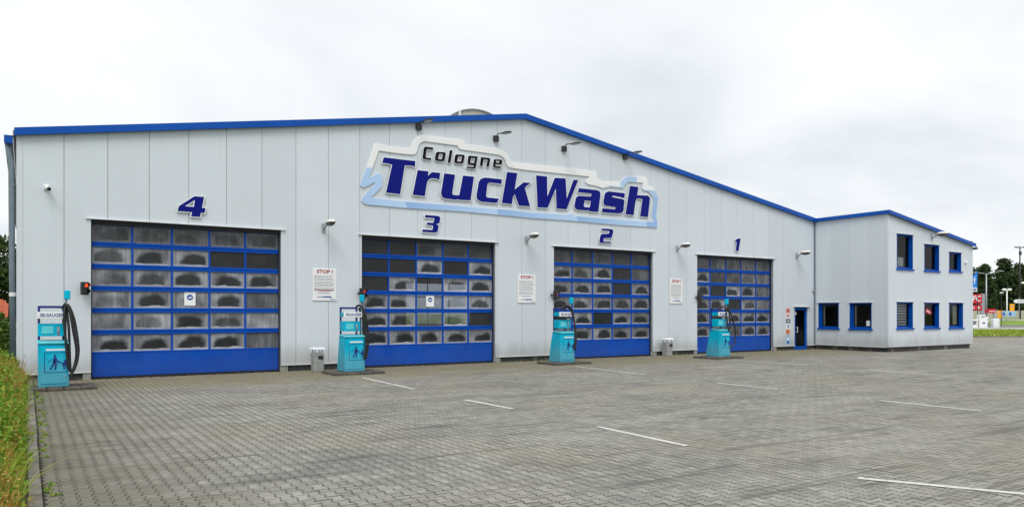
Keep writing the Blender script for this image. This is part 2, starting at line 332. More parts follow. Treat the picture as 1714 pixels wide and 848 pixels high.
# ---------------------------------------------------------------- helpers
class MB:
    """collects shapes into one mesh"""
    def __init__(s): s.v = []; s.f = []
    def add(s, v, f):
        n = len(s.v); s.v += [tuple(p) for p in v]; s.f += [tuple(i + n for i in q) for q in f]; return s
    def box(s, x0, x1, y0, y1, z0, z1):
        return s.add([(x0,y0,z0),(x1,y0,z0),(x1,y1,z0),(x0,y1,z0),(x0,y0,z1),(x1,y0,z1),(x1,y1,z1),(x0,y1,z1)],
                     [(3,2,1,0),(4,5,6,7),(0,1,5,4),(1,2,6,5),(2,3,7,6),(3,0,4,7)])
    def hull8(s, p): return s.add(p, [(3,2,1,0),(4,5,6,7),(0,1,5,4),(1,2,6,5),(2,3,7,6),(3,0,4,7)])
    def prism(s, pts, vec):
        n = len(pts); a = [Vector(p) for p in pts]; b = [p + Vector(vec) for p in a]
        return s.add(a + b, [tuple(range(n - 1, -1, -1)), tuple(range(n, 2 * n))] + [(i, (i + 1) % n, n + (i + 1) % n, n + i) for i in range(n)])
    def tube(s, pts, r, n=8, r1=None, cap=True):
        P = [Vector(p) for p in pts]; m = len(P); rings = []
        up = Vector((0.123, 0.37, 0.92)).normalized()
        for i, p in enumerate(P):
            d = (P[min(i + 1, m - 1)] - P[max(i - 1, 0)]).normalized()
            a = d.cross(up); a = a.normalized() if a.length > 1e-4 else Vector((1, 0, 0)); b = d.cross(a).normalized()
            rr = r if r1 is None else r + (r1 - r) * i / (m - 1)
            rings.append([p + (a * math.cos(2 * math.pi * k / n) + b * math.sin(2 * math.pi * k / n)) * rr for k in range(n)])
        f = [(i * n + k, i * n + (k + 1) % n, (i + 1) * n + (k + 1) % n, (i + 1) * n + k) for i in range(m - 1) for k in range(n)]
        if cap: f += [tuple(range(n - 1, -1, -1)), tuple((m - 1) * n + k for k in range(n))]
        return s.add([p for q in rings for p in q], f)
    def ellipsoid(s, c, r, nu=14, nv=8, z0=-1.0, z1=1.0):
        v = []; f = []
        for j in range(nv + 1):
            zz = z0 + (z1 - z0) * j / nv; q = math.sqrt(max(0, 1 - zz * zz))
            for i in range(nu):
                a = 2 * math.pi * i / nu; v.append((c[0] + r[0] * q * math.cos(a), c[1] + r[1] * q * math.sin(a), c[2] + r[2] * zz))
        for j in range(nv):
            for i in range(nu): f.append((j * nu + i, j * nu + (i + 1) % nu, (j + 1) * nu + (i + 1) % nu, (j + 1) * nu + i))
        f += [tuple(range(nu - 1, -1, -1)), tuple(nv * nu + i for i in range(nu))]
        return s.add(v, f)
    def build(s, name, m, parent=None, smooth=False):
        P = np.array(s.v, float); c = (P.min(0) + P.max(0)) / 2
        me = bpy.data.meshes.new(name); me.from_pydata((P - c).tolist(), [], s.f); me.materials.append(m)
        if smooth: me.polygons.foreach_set('use_smooth', [True] * len(me.polygons))
        me.update()
        return place(name, me, c, parent, smooth)
def place(name, me, c=(0, 0, 0), parent=None, smooth=False):
    o = bpy.data.objects.new(name, me); COL.objects.link(o)
    set_parent(o, parent, c); return o
def world_loc(o):
    p = Vector(o.location)
    while o.parent: o = o.parent; p = p + Vector(o.location)
    return p
def set_parent(o, parent, c):
    c = Vector(c)
    if parent is not None:
        o.parent = parent; c = c - world_loc(parent)      # nothing is rotated while it is being built
    o.location = c
def soft(o, w=0.006, seg=2):
    b = o.modifiers.new('bevel', 'BEVEL'); b.width = w; b.segments = seg; b.limit_method = 'ANGLE'; b.angle_limit = math.radians(40); return o
def box(name, m, parent, *d): return MB().box(*d).build(name, m, parent)
def tag(o, label=None, cat=None, group=None, kind=None):
    for k, v in (('label', label), ('category', cat), ('group', group), ('kind', kind)):
        if v: o[k] = v
    return o
def thing(name, label, cat, loc, group=None):
    o = bpy.data.objects.new(name, None); o.empty_display_size = 0.3; COL.objects.link(o); o.location = loc
    return tag(o, label, cat, group)
def copy_tree(o, parent=None):
    c = o.copy(); COL.objects.link(c)
    if parent is not None: c.parent = parent
    for ch in list(o.children): copy_tree(ch, c)
    return c
_dg = None
def curve_mesh(cu, name):
    ob = bpy.data.objects.new('tmp', cu); COL.objects.link(ob)
    dg = bpy.context.evaluated_depsgraph_get()
    me = bpy.data.meshes.new_from_object(ob.evaluated_get(dg)); me.name = name
    bpy.data.objects.remove(ob); bpy.data.curves.remove(cu); return me
def glyph_mesh(name, loops, y0, depth, grow=0.0):
    """a flat outline on the facade (x, z) cut from a plate: front face at y0"""
    cu = bpy.data.curves.new(name, 'CURVE'); cu.dimensions = '2D'; cu.fill_mode = 'BOTH'; cu.extrude = depth / 2; cu.offset = grow
    A = np.array(loops[0]); c = (A.min(0) + A.max(0)) / 2
    for k, L in enumerate(loops):
        L = [(p[0] - c[0], p[1] - c[1]) for p in L]
        ar = sum(L[i][0] * L[(i + 1) % len(L)][1] - L[(i + 1) % len(L)][0] * L[i][1] for i in range(len(L)))
        if (ar < 0) == (k == 0): L = L[::-1]
        sp = cu.splines.new('POLY'); sp.points.add(len(L) - 1); sp.use_cyclic_u = True
        for i, p in enumerate(L): sp.points[i].co = (p[0], p[1], 0, 1)
    me = curve_mesh(cu, name)
    me.transform(Matrix.Rotation(math.pi / 2, 4, 'X'))
    return me, (c[0], y0 + depth / 2, c[1])
def glyph(name, loops, y0, depth, m, parent, grow=0.0):
    me, c = glyph_mesh(name, loops, y0, depth, grow); me.materials.clear(); me.materials.append(m)
    return place(name, me, c, parent)
def text(name, body, size, m, loc, parent, bold=0.0, shear=0.0, depth=0.004, align='CENTER', rot=None, sx=1.0):
    cu = bpy.data.curves.new(name, 'FONT'); cu.body = body; cu.size = size; cu.align_x = align; cu.align_y = 'CENTER'
    cu.extrude = depth / 2; cu.offset = bold; cu.shear = shear; cu.resolution_u = 3
    me = curve_mesh(cu, name); me.transform(Matrix.Diagonal((sx, 1, 1, 1))); me.transform(Matrix.Rotation(math.pi / 2, 4, 'X'))
    if rot: me.transform(Matrix.Rotation(rot, 4, 'Z'))
    me.materials.clear(); me.materials.append(m)
    return place(name, me, loc, parent)
def sheet(name, m, pts, z=0.0, parent=None):
    return MB().add([(x, y, z) for x, y in pts], [tuple(range(len(pts)))]).build(name, m, parent)

# outlines of the lettering in metres on the facade: (x, z) loops, the second one a hole
BIG={'T':[[(8.629,7.065),(9.797,7.065),(9.778,6.859),(9.678,6.89),(9.4,6.874),(9.228,5.874),(8.708,5.883),(8.934,6.848),(8.765,6.873),(8.572,6.873)]],
'r':[[(9.883,6.761),(10.3,6.762),(10.288,6.603),(10.376,6.701),(10.453,6.75),(10.762,6.754),(10.727,6.5),(10.626,6.539),(10.414,6.533),(10.311,6.478),(10.25,6.386),(10.159,5.881),(9.696,5.893)]],
'u':[[(10.919,6.755),(11.354,6.75),(11.242,6.094),(11.258,6.039),(11.314,6.023),(11.522,6.033),(11.675,6.75),(12.131,6.755),(11.992,5.884),(11.554,5.867),(11.473,5.881),(11.354,5.857),(10.958,5.867),(10.833,5.92),(10.79,6.038)]],
'c':[[(12.579,6.766),(13.322,6.773),(13.301,6.595),(12.81,6.604),(12.726,6.564),(12.696,6.507),(12.642,6.124),(12.663,6.064),(12.726,6.048),(13.202,6.047),(13.095,5.875),(12.475,5.869),(12.329,5.9),(12.246,5.98),(12.234,6.107),(12.329,6.574),(12.412,6.696)]],
'k':[[(13.547,7.065),(14.007,7.074),(13.888,6.446),(14.287,6.753),(14.62,6.757),(14.431,6.632),(14.35,6.542),(14.589,5.864),(14.074,5.851),(13.888,6.272),(13.809,6.144),(13.765,5.886),(13.317,5.895)]],
'W':[[(14.86,7.072),(15.376,7.078),(15.39,6.308),(15.742,7.064),(16.267,7.087),(16.325,6.308),(16.655,7.074),(16.89,7.085),(16.315,5.882),(15.827,5.873),(15.789,6.647),(15.404,5.872),(14.928,5.855)]],
'a':[[(16.925,6.768),(17.853,6.771),(17.991,6.731),(18.032,6.619),(17.914,5.893),(17.498,5.879),(17.422,5.925),(17.347,5.908),(16.826,5.901),(16.718,5.971),(16.704,6.086),(16.777,6.373),(16.9,6.465),(17.498,6.483),(17.573,6.541),(17.538,6.601),(16.875,6.599)],[(17.222,6.303),(17.523,6.3),(17.473,6.047),(17.222,6.04),(17.162,6.09)]],
's':[[(18.446,6.772),(19.324,6.771),(19.302,6.562),(18.708,6.622),(18.634,6.587),(18.666,6.55),(19.211,6.522),(19.302,6.456),(19.249,6.036),(19.158,5.948),(18.945,5.904),(18.094,5.892),(18.125,6.066),(18.76,6.065),(18.823,6.106),(18.776,6.159),(18.316,6.168),(18.197,6.215),(18.171,6.309),(18.238,6.634),(18.316,6.721)]],
'h':[[(19.605,7.098),(20.08,7.096),(19.998,6.75),(20.609,6.781),(20.732,6.695),(20.609,5.864),(20.163,5.875),(20.29,6.576),(20.252,6.623),(19.998,6.606),(19.915,6.496),(19.806,5.891),(19.356,5.901)]]}
SMALL={'C':[[(10.202,7.608),(10.489,7.611),(10.473,7.532),(10.266,7.535),(10.229,7.51),(10.19,7.258),(10.213,7.23),(10.413,7.231),(10.397,7.165),(10.145,7.165),(10.076,7.188),(10.072,7.233),(10.122,7.543),(10.145,7.587)]],
'o1':[[(10.64,7.479),(10.944,7.503),(10.984,7.466),(10.932,7.22),(10.885,7.169),(10.617,7.16),(10.559,7.189),(10.554,7.241),(10.589,7.431)],[(10.721,7.417),(10.862,7.421),(10.82,7.239),(10.675,7.237)]],
'l':[[(11.138,7.599),(11.252,7.602),(11.169,7.145),(11.055,7.145)]],
'o2':[[(11.408,7.483),(11.71,7.496),(11.751,7.454),(11.697,7.218),(11.649,7.164),(11.372,7.158),(11.317,7.188),(11.319,7.241),(11.353,7.434)],[(11.492,7.42),(11.637,7.42),(11.588,7.238),(11.439,7.239)]],
'g':[[(11.929,7.493),(12.287,7.501),(12.205,7.09),(12.151,7.04),(11.819,7.033),(11.831,7.088),(12.101,7.095),(12.116,7.16),(11.905,7.168),(11.861,7.204),(11.868,7.279),(11.892,7.453)],[(12.015,7.423),(12.171,7.424),(12.126,7.243),(11.973,7.244)]],
'n':[[(12.419,7.494),(12.777,7.504),(12.822,7.47),(12.764,7.174),(12.645,7.169),(12.701,7.424),(12.537,7.423),(12.492,7.17),(12.374,7.168)]],
'e':[[(13.006,7.485),(13.301,7.496),(13.348,7.457),(13.309,7.315),(13.052,7.303),(13.047,7.237),(13.288,7.236),(13.263,7.167),(12.993,7.166),(12.934,7.199),(12.934,7.253),(12.967,7.442)],[(13.082,7.433),(13.211,7.436),(13.198,7.369),(13.067,7.365)]]}
NUM={'4':[[(2.657,5.258),(2.925,5.26),(2.865,4.935),(2.967,4.934),(2.939,4.79),(2.838,4.787),(2.806,4.66),(2.565,4.662),(2.596,4.787),(2.197,4.792),(2.231,4.933)],[(2.67,5.152),(2.643,4.943),(2.391,4.948)]],
'3':[[(10.176,5.235),(10.67,5.236),(10.746,5.204),(10.763,5.168),(10.732,4.998),(10.698,4.969),(10.594,4.943),(10.677,4.914),(10.702,4.873),(10.656,4.684),(10.58,4.643),(10.061,4.638),(10.075,4.726),(10.454,4.725),(10.478,4.871),(10.456,4.888),(10.231,4.896),(10.238,4.976),(10.486,4.976),(10.532,5.121),(10.504,5.149),(10.163,5.145)]],
'2':[[(18.087,5.238),(18.375,5.249),(18.643,5.242),(18.699,5.205),(18.688,5.078),(18.606,4.883),(18.219,4.849),(18.19,4.81),(18.182,4.741),(18.212,4.716),(18.606,4.728),(18.553,4.657),(17.962,4.656),(18.006,4.903),(18.043,4.99),(18.109,5.022),(18.404,5.045),(18.479,5.066),(18.486,5.153),(18.464,5.166),(18.087,5.158)]],
'1':[[(26.043,5.198),(26.312,5.284),(26.409,5.276),(26.264,4.688),(26.072,4.686),(26.129,5.086),(26.11,5.111),(26.053,5.114)]]}
RING=[[(8.322,7.486),(9.017,7.469),(9.64,7.469),(9.663,7.587),(9.752,7.768),(9.902,7.922),(10.072,7.999),(10.072,7.995),(11.634,8.035),(11.735,8.005),(11.788,7.884),(12.524,7.897),(13.158,7.885),(13.417,7.82),(13.59,7.704),(13.73,7.481),(13.853,7.443),(14.476,7.468),(16.027,7.502),(17.776,7.518),(17.863,7.408),(17.863,7.28),(17.955,7.198),(18.186,7.136),(18.238,7.134),(19.131,7.226),(19.211,7.315),(19.345,7.43),(19.534,7.481),(20.497,7.541),(20.609,7.448),(20.609,7.227),(20.891,7.152),(21.09,7.01),(21.204,6.726),(21.09,5.918),(21.175,5.713),(21.147,5.467),(18.76,5.435),(16.557,5.454),(14.632,5.428),(13.809,5.443),(11.715,5.462),(9.419,5.424),(8.06,5.434),(7.921,5.466),(7.845,5.541),(7.869,5.641),(8.346,6.192),(8.297,6.194),(7.956,6.002),(7.887,5.986),(7.818,6.035),(7.818,6.126),(8.06,6.739)],[(8.452,7.277),(9.053,7.266),(9.659,7.274),(9.79,7.31),(9.872,7.408),(9.909,7.582),(9.996,7.723),(10.128,7.793),(10.11,7.801),(11.473,7.804),(11.522,7.711),(11.634,7.682),(13.158,7.674),(13.352,7.63),(13.482,7.509),(13.538,7.343),(13.642,7.251),(14.476,7.233),(16.027,7.264),(17.498,7.281),(17.322,7.138),(17.287,7.036),(17.397,6.967),(17.751,6.952),(18.16,6.886),(18.161,6.876),(18.55,6.971),(19.238,6.972),(19.319,7.101),(19.507,7.261),(20.34,7.298),(20.302,7.046),(20.385,6.97),(20.665,6.953),(20.891,6.784),(20.964,6.58),(20.862,5.944),(20.976,5.692),(18.76,5.657),(16.753,5.654),(16.557,5.757),(16.412,5.677),(14.632,5.634),(13.809,5.665),(11.715,5.657),(9.419,5.64),(8.873,5.65),(8.171,5.666),(8.551,6.062),(8.594,6.397),(8.551,6.499),(8.463,6.524),(8.112,6.331)]]

# ---------------------------------------------------------------- ground, forecourt, kerbs
FX, FY = math.sin(YAW), math.cos(YAW)
def P(fw, r): return (CAMX + r * FY + fw * FX, CAMY - r * FX + fw * FY)     # used only for laying out the far street grid

tag(sheet('ground', M['lawn'], [(-500, -300), (700, -300), (700, 600), (-500, 600)], -0.09), kind='structure')
court = tag(sheet('forecourt', M['joint'], [(-1.36, -60), (121, -80), (121.3, -36.2), (49.8, 9.8), (39.5, 14), (39.5, 0.4), (-1.36, 0.4)], -0.012), kind='structure')
far = sheet('distant_paving', M['farstone'], [(34, -60), (121, -80), (121.3, -36.2), (49.8, 9.8), (39.5, 14), (39.5, 0.4), (34, 0.4)], 0.0)
far.data.update(); set_parent(far, court, far.location); far['kind'] = 'stuff'

def stone_rings():
    hw, ww = 0.0825, 0.0575
    out = [(hw, .1), (hw, .062), (ww, .038), (ww, -.038), (hw, -.062), (hw, -.1)]
    out = out + [(-x, -y) for x, y in out]
    def inset(pts, d):
        r = []
        for x, y in pts:
            r.append((x - math.copysign(d, x), y - (math.copysign(d, y) if abs(abs(y) - .1) < 1e-6 else 0)))
        return r
    return inset(out, 0.0078), inset(out, 0.0036)
TOP, BOT = stone_rings()
SV = np.array([(x, y, 0.0) for x, y in TOP] + [(x, y, -0.011) for x, y in BOT]); SN = 12
SF = [tuple(range(11, -1, -1))] + [(i, (i + 1) % SN, SN + (i + 1) % SN, SN + i) for i in range(SN)]
# the outline runs clockwise, so the faces above are turned to look up and outwards
spots = []
for ci in range(int(35.2 / 0.14) + 1):
    x = -1.27 + ci * 0.14
    if x > 33.92: break
    ys = np.arange(-20.6, 0.0, 0.2) + (0.1 if ci % 2 else 0)
    dxx, dyy = x - CAMX, ys - CAMY
    fw = dxx * FX + dyy * FY; r = dxx * FY - dyy * FX
    u = 857 + FOC * r / np.maximum(fw, .1); v = 522.255 + FOC * 1.85 / np.maximum(fw, .1)
    ok = (fw > 5.4) & (u > -330) & (u < 2000) & (ys < -0.02)
    for y, a, uu, vv in zip(ys[ok], fw[ok], u[ok], v[ok]): spots.append((a, x, y, (0 < uu < 1714) and vv < 846))
spots.sort()
# stones that show largest become objects, all the others one mesh
single = [s for s in spots if s[3]][:296]; ss = set(map(id, single)); rest = [s for s in spots if id(s) not in ss]
variants = []
for k in range(8):
    V = SV.copy(); V[:SN, :2] += np.random.uniform(-.0018, .0018, (SN, 2)); V[:SN, 2] += np.random.uniform(-.0012, .0012, SN)
    me = bpy.data.meshes.new('paving_stone'); me.from_pydata(V.tolist(), [], SF); me.materials.append(M['stone']); me.materials.append(M['edge']); me.flip_normals() if me.polygons[0].normal.z < 0 else None
    me.polygons.foreach_set('material_index', [0 if len(p.vertices) == 12 else 1 for p in me.polygons])
    variants.append(me)
for a, x, y, _ in single:
    o = place('paving_stone', rng.choice(variants), (x, y, rng.uniform(-.0022, .0022)), court)
    o.rotation_euler = (rng.gauss(0, .007), rng.gauss(0, .007), rng.gauss(0, .008))
n = len(rest); XY = np.array([(x, y) for _, x, y, _ in rest])
V = np.repeat(SV[None], n, 0); V[:, :SN, :2] += np.random.uniform(-.0015, .0015, (n, SN, 2))
tx, ty, th = np.random.normal(0, .007, n), np.random.normal(0, .007, n), np.random.normal(0, .008, n)
V[:, :, 2] += V[:, :, 0] * ty[:, None] + V[:, :, 1] * tx[:, None] + np.random.uniform(-.0022, .0022, n)[:, None]
X0 = V[:, :, 0].copy(); V[:, :, 0] -= V[:, :, 1] * th[:, None]; V[:, :, 1] += X0 * th[:, None]
V[:, :, 0] += XY[:, 0:1]; V[:, :, 1] += XY[:, 1:2]
flip = variants[0].polygons[0].vertices[:]
F0 = [tuple(p.vertices) for p in variants[0].polygons]
me = bpy.data.meshes.new('paving')
nv = 2 * SN
loops = np.concatenate([np.array(f) for f in F0]); tot = np.array([len(f) for f in F0])
L = (loops[None] + (np.arange(n) * nv)[:, None]).ravel(); T = np.tile(tot, n); ST = np.concatenate([[0], np.cumsum(T)[:-1]])
me.vertices.add(n * nv); me.vertices.foreach_set('co', V.reshape(-1)); me.loops.add(len(L)); me.loops.foreach_set('vertex_index', L.astype(np.int32))
me.polygons.add(len(T)); me.polygons.foreach_set('loop_start', ST.astype(np.int32)); me.polygons.foreach_set('loop_total', T.astype(np.int32))
me.update(calc_edges=True); me.materials.append(M['stone']); me.materials.append(M['edge']); me.polygons.foreach_set('material_index', (T != 12).astype(np.int32))
pv = place('paving', me, (0, 0, 0), court); pv['kind'] = 'stuff'

for k in range(21):                              # kerb stones along the weedy left edge
    y0 = -21.0 + k * 1.0
    b = MB().box(-1.485 + rng.uniform(-.008, .008), -1.365 + rng.uniform(-.006, .006), y0 + .006, y0 + .994, -0.08, 0.055 + rng.uniform(-.012, .012))
    soft(b.build('kerb_stone', M['curb'], court), .012)

LINES = [((6.48, -3.59), (6.34, -7.24)), ((6.28, -9.85), (6.33, -11.63)), ((6.26, -14.27), (6.19, -16.3)), ((14.25, -3.3), (13.88, -7.16)),
         ((13.54, -14.65), (13.52, -16.65)), ((13.67, -10.14), (13.7, -11.98)), ((6.3, -18.78), (7.5, -20.97)), ((21.53, -3.77), (21.46, -7.25)),
         ((27.91, -4.0), (27.62, -7.69)), ((31.23, -4.45), (31.01, -5.45)), ((33.52, -4.71), (33.74, -5.46)), ((21.07, -9.74), (21.15, -11.58)),
         ((27.36, -9.96), (27.44, -11.46)), ((40.04, -4.04), (39.05, -5.62)), ((34.6, -9.9), (34.3, -12.0)), ((41.5, -3.2), (47.5, -6.0)), ((46.0, -8.2), (45.2, -10.2))]
for a, b in LINES:
    a, b = Vector((*a, 0)), Vector((*b, 0)); d = (b - a).normalized(); nn = Vector((-d.y, d.x, 0)) * 0.052
    m_ = MB(); k = 14; L_ = []; R_ = []
    for i in range(k + 1):
        p = a.lerp(b, i / k); w = 1 + rng.uniform(-.10, .10); L_.append(p + nn * w); R_.append(p - nn * (1 + rng.uniform(-.10, .10)))
    v = [(p.x, p.y, 0.0075) for p in L_] + [(p.x, p.y, 0.0075) for p in R_]
    m_.add(v, [(i, i + 1, k + 2 + i, k + 1 + i) for i in range(k)])
    m_.build('parking_line', M['paint'], court)

# ---------------------------------------------------------------- the truck wash hall
SEAMS = [-1.69, -0.64, 0.41, 1.46, 2.515, 3.57, 4.62, 5.675, 6.735, 7.80, 8.86, 9.92, 10.99, 12.07, 13.155, 14.245, 15.34, 16.435, 17.525, 18.615, 19.70, 20.785, 21.87, 22.965, 24.06, 25.155, 26.245, 27.345, 28.45, 29.555, 30.66, 31.98]
def roof_hall(x): return 6.52 + (9.17 - 6.52) * (x + 1.69) / 16.06 if x < 14.37 else 9.17 + (6.40 - 9.17) * (x - 14.37) / 17.63
DOORS = [(i * 7.872, i * 7.872 + 5.207) for i in range(4)]
DH = 4.413
OPEN = [(a, b, 0.0, DH) for a, b in DOORS] + [(30.42, 31.45, 0.0, 2.10)]
def clad(s0, s1, zb, top, opens, fmap, thick=0.06, cuts=(), gap=0.005):
    """one cladding panel with the openings cut out of it, as one welded mesh"""
    s0, s1 = s0 + gap, s1 - gap
    xs = sorted({s0, s1, *[c for o in opens for c in o[:2] if s0 < c < s1], *[c for c in cuts if s0 < c < s1]})
    zs = sorted({zb, *[c for o in opens for c in o[2:] if c > zb + 1e-4]})
    nz = len(zs); vid = {}; v = []; f = []
    def vx(i, j, d):
        k = (i, j, d)
        if k not in vid:
            vid[k] = len(v); v.append(fmap(xs[i], zs[j] if j < nz else top(xs[i]), thick * d))
        return vid[k]
    def solid(i, j):
        if not (0 <= i < len(xs) - 1 and 0 <= j < nz): return False
        cx, cz = (xs[i] + xs[i + 1]) / 2, zs[j] + 0.02
        return not any(o[0] < cx < o[1] and o[2] <= cz < o[3] for o in opens)
    for i in range(len(xs) - 1):
        for j in range(nz):
            if not solid(i, j): continue
            f.append((vx(i, j, 0), vx(i + 1, j, 0), vx(i + 1, j + 1, 0), vx(i, j + 1, 0)))
            for (di, dj, a, b) in ((-1, 0, (i, j + 1), (i, j)), (1, 0, (i + 1, j), (i + 1, j + 1)), (0, -1, (i, j), (i + 1, j)), (0, 1, (i + 1, j + 1), (i, j + 1))):
                if not solid(i + di, j + dj):
                    f.append((vx(*a, 0), vx(*a, 1), vx(*b, 1), vx(*b, 0)))
    if not f: return None
    return MB().add(v, f)

hall = thing('truck_wash_hall', 'large pale grey gabled truck wash hall with four blue sectional doors', 'building', (14.4, 10.0, 0))
hmap = lambda s, z, d: (s, d, z)
for a, b in zip(SEAMS[:-1], SEAMS[1:]):
    m_ = clad(a, b, 0.21, roof_hall, OPEN, hmap, cuts=(14.37,))
    if m_: soft(m_.build('wall_panel', M['panel'], hall), .004, 1)
# backing wall behind the panel joints (same openings), one skin
m_ = clad(-1.62, 31.9, 0.16, roof_hall, OPEN, lambda s, z, d: (s, 0.045 + d, z), 0.10, cuts=(14.37,), gap=0)
m_.build('backing_wall', M['core'], hall)
box('corner_trim', M['panel'], hall, -1.72, -1.58, -0.012, 0.1, 0.21, 6.50)
# plinth pieces between the doors
edges = [-1.69] + [c for d in DOORS for c in d] + [30.42]
pl = [(-1.66, 0.0)] + [(DOORS[i][1], DOORS[i + 1][0]) for i in range(3)] + [(DOORS[3][1], 30.42), (31.45, 31.98)]
for i, (a, b) in enumerate(pl):
    box('plinth', M['plinth'], hall, a + .003, b - .003, 0.035, 0.14, -0.05, 0.165)
    box('base_flashing', M['white_trim'], hall, a + .003, b - .003, -0.035, 0.03, 0.188, 0.208)
    if i < 5 and i > 0: soft(box('plinth_block', M['block'], hall, a + .004, a + .21, -0.01, 0.12, -0.05, 0.175), .01)
    if i < 4: soft(box('plinth_block', M['block'], hall, b - .2, b - .004, -0.01, 0.12, -0.05, 0.175), .01)

RES = {0: [[.45]*5, [.8, .8, .8, .04, .05], [.72, .78, .85, .85, .7], [.82, .8, .74, .85, .30], [.85, .92, .8, .85, .9], [.85, .75, .88, .8, .32]],
       1: [[.05, .05, .3, .22, .15], [.04, .04, .9, .04, .8], [.04, .85, .05, .9, .85], [.75, .8, .05, .85, .85], [.8, .8, .30, .85, .06], [.7, .8, .75, .65, .7]],
       2: [[.25, .2, .3, .15, .2], [.7, .45, .8, .05, .28], [.5, .7, .65, .05, .6], [.6, .75, .65, .5, .6], [.6, .75, .04, .7, .6], [.7, .75, .75, .5, .7]],
       3: [[.3, .35, .35, .4, .35], [.65, .2, .3, .5, .4], [.65, .05, .8, .65, .4], [.5, .65, .05, .7, .55], [.65, .7, .65, .7, .7], [.6, .7, .45, .75, .7]]}
HMP = {0: [[.55]*5, [.8, 1, 1, 0, 0], [.6, .8, 1, 1, 1], [.35, 1, .3, 1, 0], [.3, .6, 1, .8, .15], [1, 1, 1, 1, 0]],
       1: [[0, 0, .5, .5, 0], [0, 0, 1, 0, 1], [0, 1, 0, 1, 1], [1, 1, 0, .9, .9], [1, 1, 0, 1, 0], [1, 1, 1, 1, 1]],
       2: [[0, 0, .3, 0, 0], [1, .7, 1, 0, 0], [1, 1, 1, 0, 1], [1, 1, 1, .9, 1], [1, 1, 0, 1, 1], [1, 1, 1, 1, 1]],
       3: [[0]*5, [1, 0, .3, .5, .2], [1, 0, 1, 1, .2], [1, 1, 0, .7, .2], [1, 1, 1, 1, 1], [1, 1, .5, 1, 1]]}
PW, PH, PB, PP = 5.207 / 5, 0.475, 0.745, 0.615
pane_me = bpy.data.meshes.new('pane'); pane_me.from_pydata([(-.515, 0, -.245), (.515, 0, -.245), (.515, 0, .245), (-.515, 0, .245)], [], [(0, 1, 2, 3)]); pane_me.materials.append(M['pane'])
mul_me = bpy.data.meshes.new('mullion'); _b = MB().box(-.027, .027, -.03, .02, -PH / 2 - .004, PH / 2 + .004); mul_me.from_pydata(_b.v, [], _b.f); mul_me.materials.append(M['door_blue'])
YD = 0.22
for di, (a, b) in enumerate(DOORS):
    # the dark track frame and edge stiles are the part's own mesh
    m_ = MB().box(a - .03, a + .028, YD - .035, YD + .05, 0, DH + .05).box(b - .028, b + .03, YD - .035, YD + .05, 0, DH + .05).box(a + .03, b - .03, YD - .032, YD + .05, DH - .06, DH + .05)
    door = m_.build('sectional_door', M['door_blue'], hall)
    m_ = MB().box(b + .002, b + .05, 0.062, YD + .04, 0.0, DH).box(a - .05, a - .002, 0.062, YD + .04, 0.0, DH).box(a - .05, b + .05, 0.062, YD + .04, DH + .002, DH + .06)
    m_.build('door_reveal', M['white_trim'], hall)
    box('jamb_seal', M['seal'], hall, b - .035, b - .004, YD - .10, YD - .038, 0.0, DH - .01)
    box('jamb_seal', M['seal'], hall, a + .004, a + .03, YD - .10, YD - .038, 0.0, DH - .01)
    box('lintel_seal', M['seal'], hall, a + .03, b - .035, YD - .10, YD - .036, DH - .11, DH - .005)
    soft(box('drip_cap', M['white_trim'], hall, a - .13, b + .13, -0.055, -0.002, DH + .004, DH + .03), .004)
    soft(MB().box(a + .03, b - .03, YD - .03, YD + .03, 0.05, PB - .045).build('bottom_panel', M['door_blue'], door), .006)
    box('bottom_seal', M['seal'], door, a + .03, b - .03, YD - .02, YD + .03, 0.0, 0.05)
    zr = [(PB - .04, PB)] + [(PB + PP * k + PH, PB + PP * (k + 1)) for k in range(5)] + [(PB + PP * 5 + PH, DH - .06)]
    for z0, z1 in zr:
        zm = (z0 + z1) / 2; m_ = MB()
        if z1 - z0 > .08:
            m_.box(a + .03, b - .03, YD - .034, YD + .02, z0, zm - .006).box(a + .03, b - .03, YD - .034, YD + .02, zm + .006, z1).box(a + .03, b - .03, YD - .014, YD + .016, zm - .006, zm + .006)
        else: m_.box(a + .03, b - .03, YD - .034, YD + .02, z0, z1)
        soft(m_.build('rail', M['door_blue'], door), .005, 1)
    for k in range(6):
        zc = PB + PP * k + PH / 2
        for c in range(4): place('mullion', mul_me, (a + PW * (c + 1), YD, zc), door)
        for c in range(5):
            o = place('pane', pane_me, (a + PW * (c + .5), YD + .002, zc), door)
            o['residue'] = float(RES[di][5 - k][c]); o['clear_patch'] = float(HMP[di][5 - k][c])
# entrance door
m_ = MB().box(30.43, 30.56, .05, .12, 0.0, 2.09).box(31.31, 31.44, .05, .12, 0.0, 2.09).box(30.56, 31.31, .05, .12, 1.96, 2.09).box(30.56, 31.31, .05, .12, 0.0, 0.17)
dr = m_.build('entrance_door', M['blue'], hall); soft(dr, .006)
MB().add([(30.55, .09, .16), (31.32, .09, .16), (31.32, .09, 1.97), (30.55, .09, 1.97)], [(0, 1, 2, 3)]).build('pane', M['glass'], dr)
MB().tube([(30.60, .05, 1.12), (30.60, -.03, 1.12), (30.60, -.03, 0.86), (30.60, .05, 0.86)], .016, 8).build('handle', M['white_trim'], dr)
soft(box('door_canopy', M['white_trim'], hall, 30.30, 31.57, -.10, -.002, 2.115, 2.145), .004)
